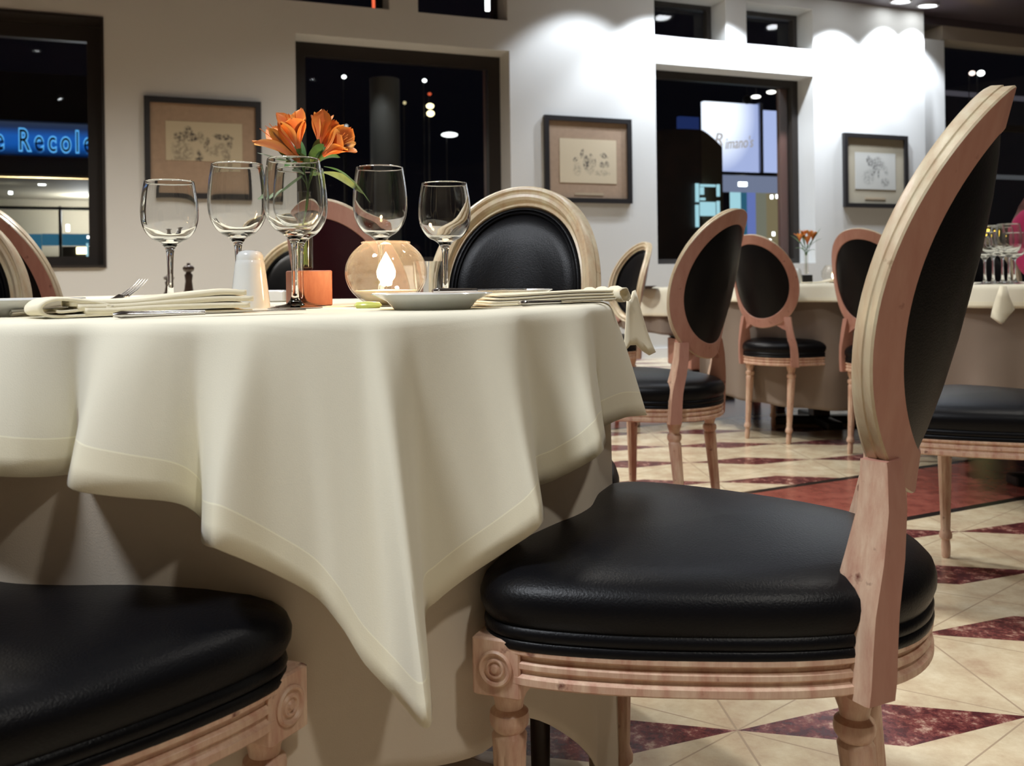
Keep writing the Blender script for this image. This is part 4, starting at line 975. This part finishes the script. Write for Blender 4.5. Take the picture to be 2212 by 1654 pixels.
pl_ = bpy.data.lights.new('shop_light', 'POINT'); pl_.energy = 40; pl_.color = (.9, .95, 1); pl_.shadow_soft_size = .1; po = bpy.data.objects.new('shop_light', pl_); col.objects.link(po); po.location = ext(185, 470, 7.4)
# halo-lit sign
sg = empty('shop_sign', (0, 0, 0)); tag(sg, 'blue halo-lit sign reading de Recoleta above the shop seen through the left window', 'sign')
def glow_board():
    m = bpy.data.materials.new('sign_board_blue_light'); m.use_nodes = True; nt = m.node_tree; nt.nodes.clear(); N = nt.nodes.new; L = nt.links.new
    tc = N('ShaderNodeTexCoord'); sx = N('ShaderNodeSeparateXYZ'); L(tc.outputs['Generated'], sx.inputs[0]); r = N('ShaderNodeValToRGB'); e = r.color_ramp.elements
    e[0].position = 0; e[0].color = (0, .004, .02, 1); e[1].position = 1; e[1].color = (.03, .04, .06, 1)
    k = e.new(.30); k.color = (.005, .09, .40, 1); k = e.new(.55); k.color = (.01, .10, .42, 1); k = e.new(.8); k.color = (.015, .03, .08, 1)
    L(sx.outputs[2], r.inputs[0]); em = N('ShaderNodeEmission'); L(r.outputs[0], em.inputs[0]); em.inputs[1].default_value = 1.0; o = N('ShaderNodeOutputMaterial'); L(em.outputs[0], o.inputs[0]); return m
slab(-300, 258, 330, 334, 5.12, .06, glow_board(), 'sign_board', sg)
def text(body, px, py, hpx, t, mat_, name, parent=None, off=0.0, ext_=.01, spacing=1.0, sx=1.0, shear=0.0, resolution=4, rot=0.0):
    c = bpy.data.curves.new(name, 'FONT'); c.body = body; c.extrude = ext_; c.offset = off; c.space_character = spacing; c.shear = shear
    p = ext(px, py, t); q = ext(px, py - hpx, t); cap = (q.z - p.z); c.size = cap / .70; c.materials.append(mat_)
    o = bpy.data.objects.new(name, c); col.objects.link(o); o.location = p; o.rotation_euler = (Matrix.Rotation(AZ, 4, 'Z') @ Matrix.Rotation(R(90), 4, 'X') @ Matrix.Rotation(rot, 4, 'Z')).to_euler(); o.scale = (sx, 1, 1)
    bpy.context.view_layer.update(); me = bpy.data.meshes.new_from_object(o.evaluated_get(bpy.context.evaluated_depsgraph_get()))
    q = bpy.data.objects.new(name, me); col.objects.link(q); q.location = o.location; q.rotation_euler = o.rotation_euler; q.scale = o.scale; bpy.data.objects.remove(o)
    if parent is not None: q.parent = parent
    return q
text('de Recoleta', -44, 321, 47, 5.05, E_bluel, 'light_tubes', sg, off=.018, spacing=1.42, sx=.58)
text('de Recoleta', -44, 321, 47, 4.98, M['black'], 'letters', sg, off=-.002, spacing=1.42, sx=.58)
# window 2: column, lamps
cb_ = ext(836, 600, 2.2); m_ = MB(); rr = (ext(868, 400, 2.2) - ext(805, 400, 2.2)).length / 2; zt_ = ext(836, 172, 2.2).z
m_.lathe([(rr, 0), (rr, zt_)], 40, (cb_.x, cb_.y, 0)); o = m_.build('street_column', pmat('grey_column', (.16, .16, .14), .6), None, 60); tag(o, 'round grey column standing outside in the dark behind the middle window', 'column')
sp_ = ext(790, 150, 1.6); spot('column_lamp_beam', (sp_.x, sp_.y, 3.3), (cb_.x, cb_.y, 1.9), 14, (.9, .95, 1), 50, .8, .05)
for px, py, r_, mt, lab, sq in ((743, 166, .035, E_white, 'tiny white street light left of the outdoor column', (1, 1, .8)), (917, 174, .035, E_white, 'tiny white street light right of the outdoor column', (1, 1, .8)), (929, 229, .06, E_warm, 'upper yellow lamp of a hanging pair outside the middle window', (1, 1, .7)),
        (930, 245, .06, E_warm, 'lower yellow lamp of a hanging pair outside the middle window', (1, 1, .8)), (928, 203, .03, E_red, 'faint reddish light above the yellow pair outside', (1, 1, .8)), (874, 222, .025, E_warm, 'faint light beside the outdoor column edge', (1, 1, 1)), (971, 291, .13, E_white, 'domed white lamp glowing low outside the middle window', (1, 1, .28)), (748, 272, .025, E_white, 'faint speck of light behind the orange flowers', (1, 1, 1))):
    mm = emis('lamp_glow', tuple(mt.node_tree.nodes['Emission'].inputs[0].default_value[:3]), 2.2 if r_ > .1 else (.7 if r_ < .033 else 3.5)); globe(px, py, 5.5, r_, mm, 'street_light', lab, 'street light', 'lights outside the middle window', sq)
# red and warm strips in the clerestory
slab(805, -30, 811, 20, 1.2, .04, E_red, 'neon_strip', None, 'thin red neon strip outside the clerestory window', 'light')
slab(1050, -40, 1058, 22, 1.2, .04, E_white, 'strip_light', None, 'bright vertical strip light outside the clerestory window', 'light')
# window 3: lit signboard, kiosk and shop
kb = empty('billboard', (0, 0, 0)); tag(kb, 'glowing white signboard with slanted lettering outside the right window', 'billboard')
def glow_panel():
    m = bpy.data.materials.new('floodlit_sign_panel'); m.use_nodes = True; nt = m.node_tree; nt.nodes.clear(); N = nt.nodes.new; L = nt.links.new
    tc = N('ShaderNodeTexCoord'); mp = N('ShaderNodeMapping'); mp.inputs['Location'].default_value = (-.45, 0, -.85); L(tc.outputs['Generated'], mp.inputs['Vector'])
    ln = N('ShaderNodeVectorMath'); ln.operation = 'LENGTH'; L(mp.outputs[0], ln.inputs[0]); r = N('ShaderNodeValToRGB'); e = r.color_ramp.elements
    e[0].position = .3; e[0].color = (1.5, 1.6, 1.7, 1); e[1].position = .9; e[1].color = (.42, .50, .80, 1); L(ln.outputs['Value'], r.inputs[0]); em = N('ShaderNodeEmission'); L(r.outputs[0], em.inputs[0]); o = N('ShaderNodeOutputMaterial'); L(em.outputs[0], o.inputs[0]); return m
slab(1521, 222, 1641, 372, 6.0, .1, glow_panel(), 'lit_panel', kb); slab(1648, 240, 1720, 372, 6.0, .1, E_panel2, 'lit_panel', kb)
slab(1641, 222, 1648, 378, 5.95, .12, pmat('sign_rail', (.5, .55, .7), .5), 'rail', kb); slab(1515, 372, 1720, 378, 5.9, .1, M['darkframe'], 'rail', kb)
slab(1468, 252, 1510, 300, 6.2, .1, emis('dark_blue_sheen', (.02, .04, .16), .6), 'side_panel', kb)
text('R', 1541, 314, 28, 5.85, emis('backlit_letter', (.55, .50, .47), .8), 'lettering', kb, ext_=.005, shear=.25)
text("imano's", 1566, 322, 24, 5.85, emis('backlit_lettering', (.50, .46, .42), .8), 'lettering', kb, ext_=.005, shear=.35, sx=.70, rot=R(6))
scan_ = slab(1512, 378, 1720, 412, 6.1, .3, emis('hazy_blue_canopy_light', (.22, .26, .38), .8), 'shop_canopy', None, 'bluish lit canopy under the glowing signboard', 'canopy')
slab(1598, 393, 1614, 402, 6.05, .05, E_white, 'canopy_lamp', scan_)
ss = empty('far_shop', (0, 0, 0)); tag(ss, 'coloured shop window glow below the canopy outside the right window', 'shop')
for px0, px1, mt in ((1583, 1600, E_cyan), (1600, 1613, E_teal), (1613, 1632, E_screen), (1632, 1655, E_shop), (1655, 1720, emis('ochre_shop_light', (.40, .33, .18), .5))): slab(px0, 412, px1, 760, 6.5, .1, mt, 'shop_window', ss)
for px, py in ((1668, 425), (1680, 424), (1672, 505), (1664, 520)): slab(px - 2, py - 4, px + 2, py + 4, 6.3, .03, E_white, 'shop_lamp', ss)
for px, py, lab in ((1633, 209, 'left oval lamp above the signboard outside the right window'), (1666, 199, 'right oval lamp above the signboard outside the right window')): globe(px, py, 4.0, .07, emis('oval_lamp', (1, .97, .88), 3), 'canopy_lamp', lab, 'lamp', None, (1.1, 1, .38))
globe(1614, 215, 4.0, .07, M['black'], 'floodlight', 'black floodlight silhouetted over the glowing signboard', 'lamp')
slab(1380, 90, 1790, 160, 3.8, .6, M['black'], 'street_canopy', None, 'black canopy above the signboard outside the right window', 'canopy')
slab(1402, 160, 1408, 900, 3.9, .06, M['black'], 'canopy_post', [o for o in col.objects if o.name.startswith('street_canopy')][0])
cano = [o for o in col.objects if o.name.startswith('street_canopy')][0]
for o in list(col.objects):
    if o.parent is None and 'label' in o and 'signboard outside the right window' in o['label'] and o.name.startswith('canopy_lamp') or o.name.startswith('floodlight'):
        for k_ in ('label', 'category', 'group'):
            if k_ in o: del o[k_]
        o.parent = cano
# dark wooden kiosk with arched top
t = 3.2; a0 = ext(1426, 560, t); s0 = (a0 - P0).dot(WD); s1 = (ext(1518, 560, t) - P0).dot(WD); s2 = (ext(1585, 560, t + .0) - P0).dot(WD)
ki = empty('kiosk', (0, 0, 0)); tag(ki, 'dark wooden kiosk with curved top outside the right window', 'kiosk')
kmat = pmat('dark_kiosk_wood', (.030, .013, .009), .5, var=.5, scale=3); kmat2 = pmat('brown_kiosk_side', (.13, .085, .05), .5)
def arch(sA, sB, tA, tB, topf, mat_, name):
    m_ = MB(); rows = [];
    for i in range(13):
        u = i / 12; s = lerp(sA, sB, u); tt = lerp(tA, tB, u); zt2 = topf(u); rows.append([wp(s, tt, 0), wp(s, tt, zt2), wp(s, tt + .15, zt2), wp(s, tt + .15, 0)])
    m_.grid(rows, 0, closed_u=True, sm=False); m_.build(name, mat_, ki)
zA = ext(1430, 300, t).z; zB = ext(1480, 278, t).z; zC = ext(1583, 312, t).z
arch(s0 - .3, s1, t, t, lambda u: zA + (zB - zA) * sin(min(1, .2 + u) * pi / 2), kmat, 'kiosk_front')
arch(s1, s2, t, t + .25, lambda u: lerp(zB, zC, u ** 1.4), kmat2, 'kiosk_side')
for (x0, y0, x1, y1) in ((1504, 396, 1510, 436), (1504, 442, 1510, 490), (1514, 398, 1546, 403), (1514, 404, 1521, 420), (1514, 436, 1546, 466), (1550, 398, 1555, 424), (1550, 434, 1555, 470), (1514, 427, 1524, 432)):
    slab(x0, y0, x1, y1, t - .05, .03, E_cyan, 'kiosk_pane', ki)
# lamps beyond the right glass wall
for px, py, r_, mt, lab in ((2100, 158, .05, emis('dim_peach', (1, .8, .7), 2.5), 'left small lamp beyond the right glass wall'), (2119, 158, .06, E_white, 'right small white lamp beyond the right glass wall'), (2113, 492, .10, E_amber, 'yellow lamp low beyond the right glass wall, above an arched chair back'), (2110, 412, .14, emis('hazy_lamp', (.8, .85, .7), .9), 'hazy white lamp beyond the right glass wall'), (2127, 372, .10, E_green, 'green light beyond the right glass wall')):
    globe(px, py, 4.0, r_, mt, 'street_light', lab, 'street light', 'lights beyond the right glass wall', (1, 1, 1.4 if 'yellow' in lab else .8))
slab(2020, 208, 2400, 216, 4.5, .1, emis('grey_light_line', (.16, .15, .18), .35), 'light_rail', None, 'thin grey lit rail high beyond the right glass wall', 'rail'); slab(2060, 380, 2400, 388, 4.5, .1, emis('grey_light_line', (.16, .17, .18), .4), 'light_rail', None, 'thin grey lit rail beside the green light beyond the glass', 'rail')

# ------------------------------------------------------------------ guest at the right table
pe = empty('seated_person', (2.44, 4.05, 0)); tag(pe, 'person with long auburn hair in magenta top, seated at the right edge', 'person')
m_ = MB(); rows = []
for z, rx, ry, cy in ((.46, .17, .13, 0), (.55, .165, .12, 0), (.68, .15, .11, 0), (.80, .165, .115, .0), (.92, .185, .12, .0), (1.00, .19, .11, 0), (1.05, .165, .09, 0), (1.075, .11, .07, .01), (1.09, .065, .06, .01)):
    rows.append([Vector((rx * cos(a), cy + ry * sin(a), z)) for a in [2 * pi * k / 28 for k in range(28)]])
m_.grid(rows, 0, closed_u=True)
for sx in (-1, 1):
    m_.tube(catmull([(sx * .150, 0, 1.03), (sx * .205, -.01, .98), (sx * .225, -.06, .86), (sx * .22, -.16, .79), (sx * .14, -.33, .785)], 4), [.055, .056, .056, .055, .052, .05, .048, .046, .045, .044, .043, .042, .041, .038, .036, .034, .033], 14)
m_.build('sweater', M['magenta'], pe, 70)
m_ = MB(); m_.tube([(0, .01, 1.06), (0, 0, 1.14)], .052, 16)
hp = []
for z, rx, ry, cy in ((-.115, .012, .02, -.045), (-.105, .038, .04, -.035), (-.08, .055, .065, -.02), (-.04, .068, .088, 0), (0, .074, .098, .005), (.04, .074, .098, .008), (.08, .062, .082, .01), (.105, .036, .05, .01), (.115, .005, .005, .01)):
    hp.append([Vector((rx * cos(a), cy + ry * sin(a) - (.010 if abs(z) < .03 and abs(a - 1.5 * pi) < .25 else 0), 1.24 + z)) for a in [2 * pi * k / 24 for k in range(24)]])
m_.grid(hp, 0, closed_u=True)
m_.tube([(0, -.088, 1.262), (0, -.108, 1.228), (0, -.096, 1.222)], [.008, .011, .006], 8)
for sx in (-1, 1):
    m_.tube([(sx * .14, -.32, .785), (sx * .11, -.38, .783), (sx * .10, -.41, .780)], [.027, .030, .034], 12)
    for f in range(4): m_.tube([(sx * (.128 - .018 * f), -.405, .782), (sx * (.124 - .018 * f), -.45, .783), (sx * (.120 - .017 * f), -.475 + .006 * abs(f - 1), .772)], [.0090, .0085, .0070], 8)
    m_.tube([(sx * .085, -.39, .785), (sx * .062, -.425, .780), (sx * .060, -.445, .774)], [.011, .009, .0075], 8)
m_.build('skin', M['skin'], pe, 70)
m_ = MB()
for sx in (-1, 1): m_.lathe([(0, -.009), (.009, 0), (0, .009)], 12, (sx * .028, -.083, 1.25)); 
m_.build('eyes', M['black'], pe, 70); m_ = MB(); m_.tube([(-.022, -.088, 1.185), (0, -.096, 1.184), (.022, -.088, 1.185)], .005, 8); m_.build('mouth', pmat('lips', (.4, .08, .07), .5), pe, 70)
m_ = MB(); rows = []
for i in range(11):
    u = i / 10; z = 1.375 - .50 * u; spread = .095 * sin(min(1, .15 + u * 1.9) * pi / 2) + .130 * sstep((u - .25) / .5) * (1 - .5 * sstep((u - .8) / .2)); rows.append([Vector(((spread + .008 * sin(k * 2.3 + i)) * cos(a), .025 + .015 * u + (.105 if u < .5 else .09) * sin(a) * .95 * min(1, .25 + u * 3), z + .01 * sin(k * 3.1))) for k, a in enumerate([pi * (-.16 + 1.32 * j / 26) for j in range(27)])])
m_.grid(rows, 0); o = m_.build('long_hair', M['hair'], pe, 70); s = o.modifiers.new('t', 'SOLIDIFY'); s.thickness = .03
m_ = MB()
for sx in (-1, 1): m_.tube(catmull([(sx * .09, .02, .50), (sx * .11, -.2, .50), (sx * .11, -.42, .49), (sx * .11, -.44, .25), (sx * .11, -.44, .06), (sx * .11, -.55, .04)], 3), [.085, .083, .08, .078, .075, .07, .066, .062, .058, .052, .048, .044, .04, .04, .04, .035], 14)
m_.build('trousers', M['black'], pe, 70)
ch = copy_tree(proto); ch.location = (2.44, 4.0, 0); ch.rotation_euler = (0, 0, R(180)); ch['label'] = 'chair carrying the magenta-clad guest at the right edge'; ch['group'] = 'chairs further back in the dining room'
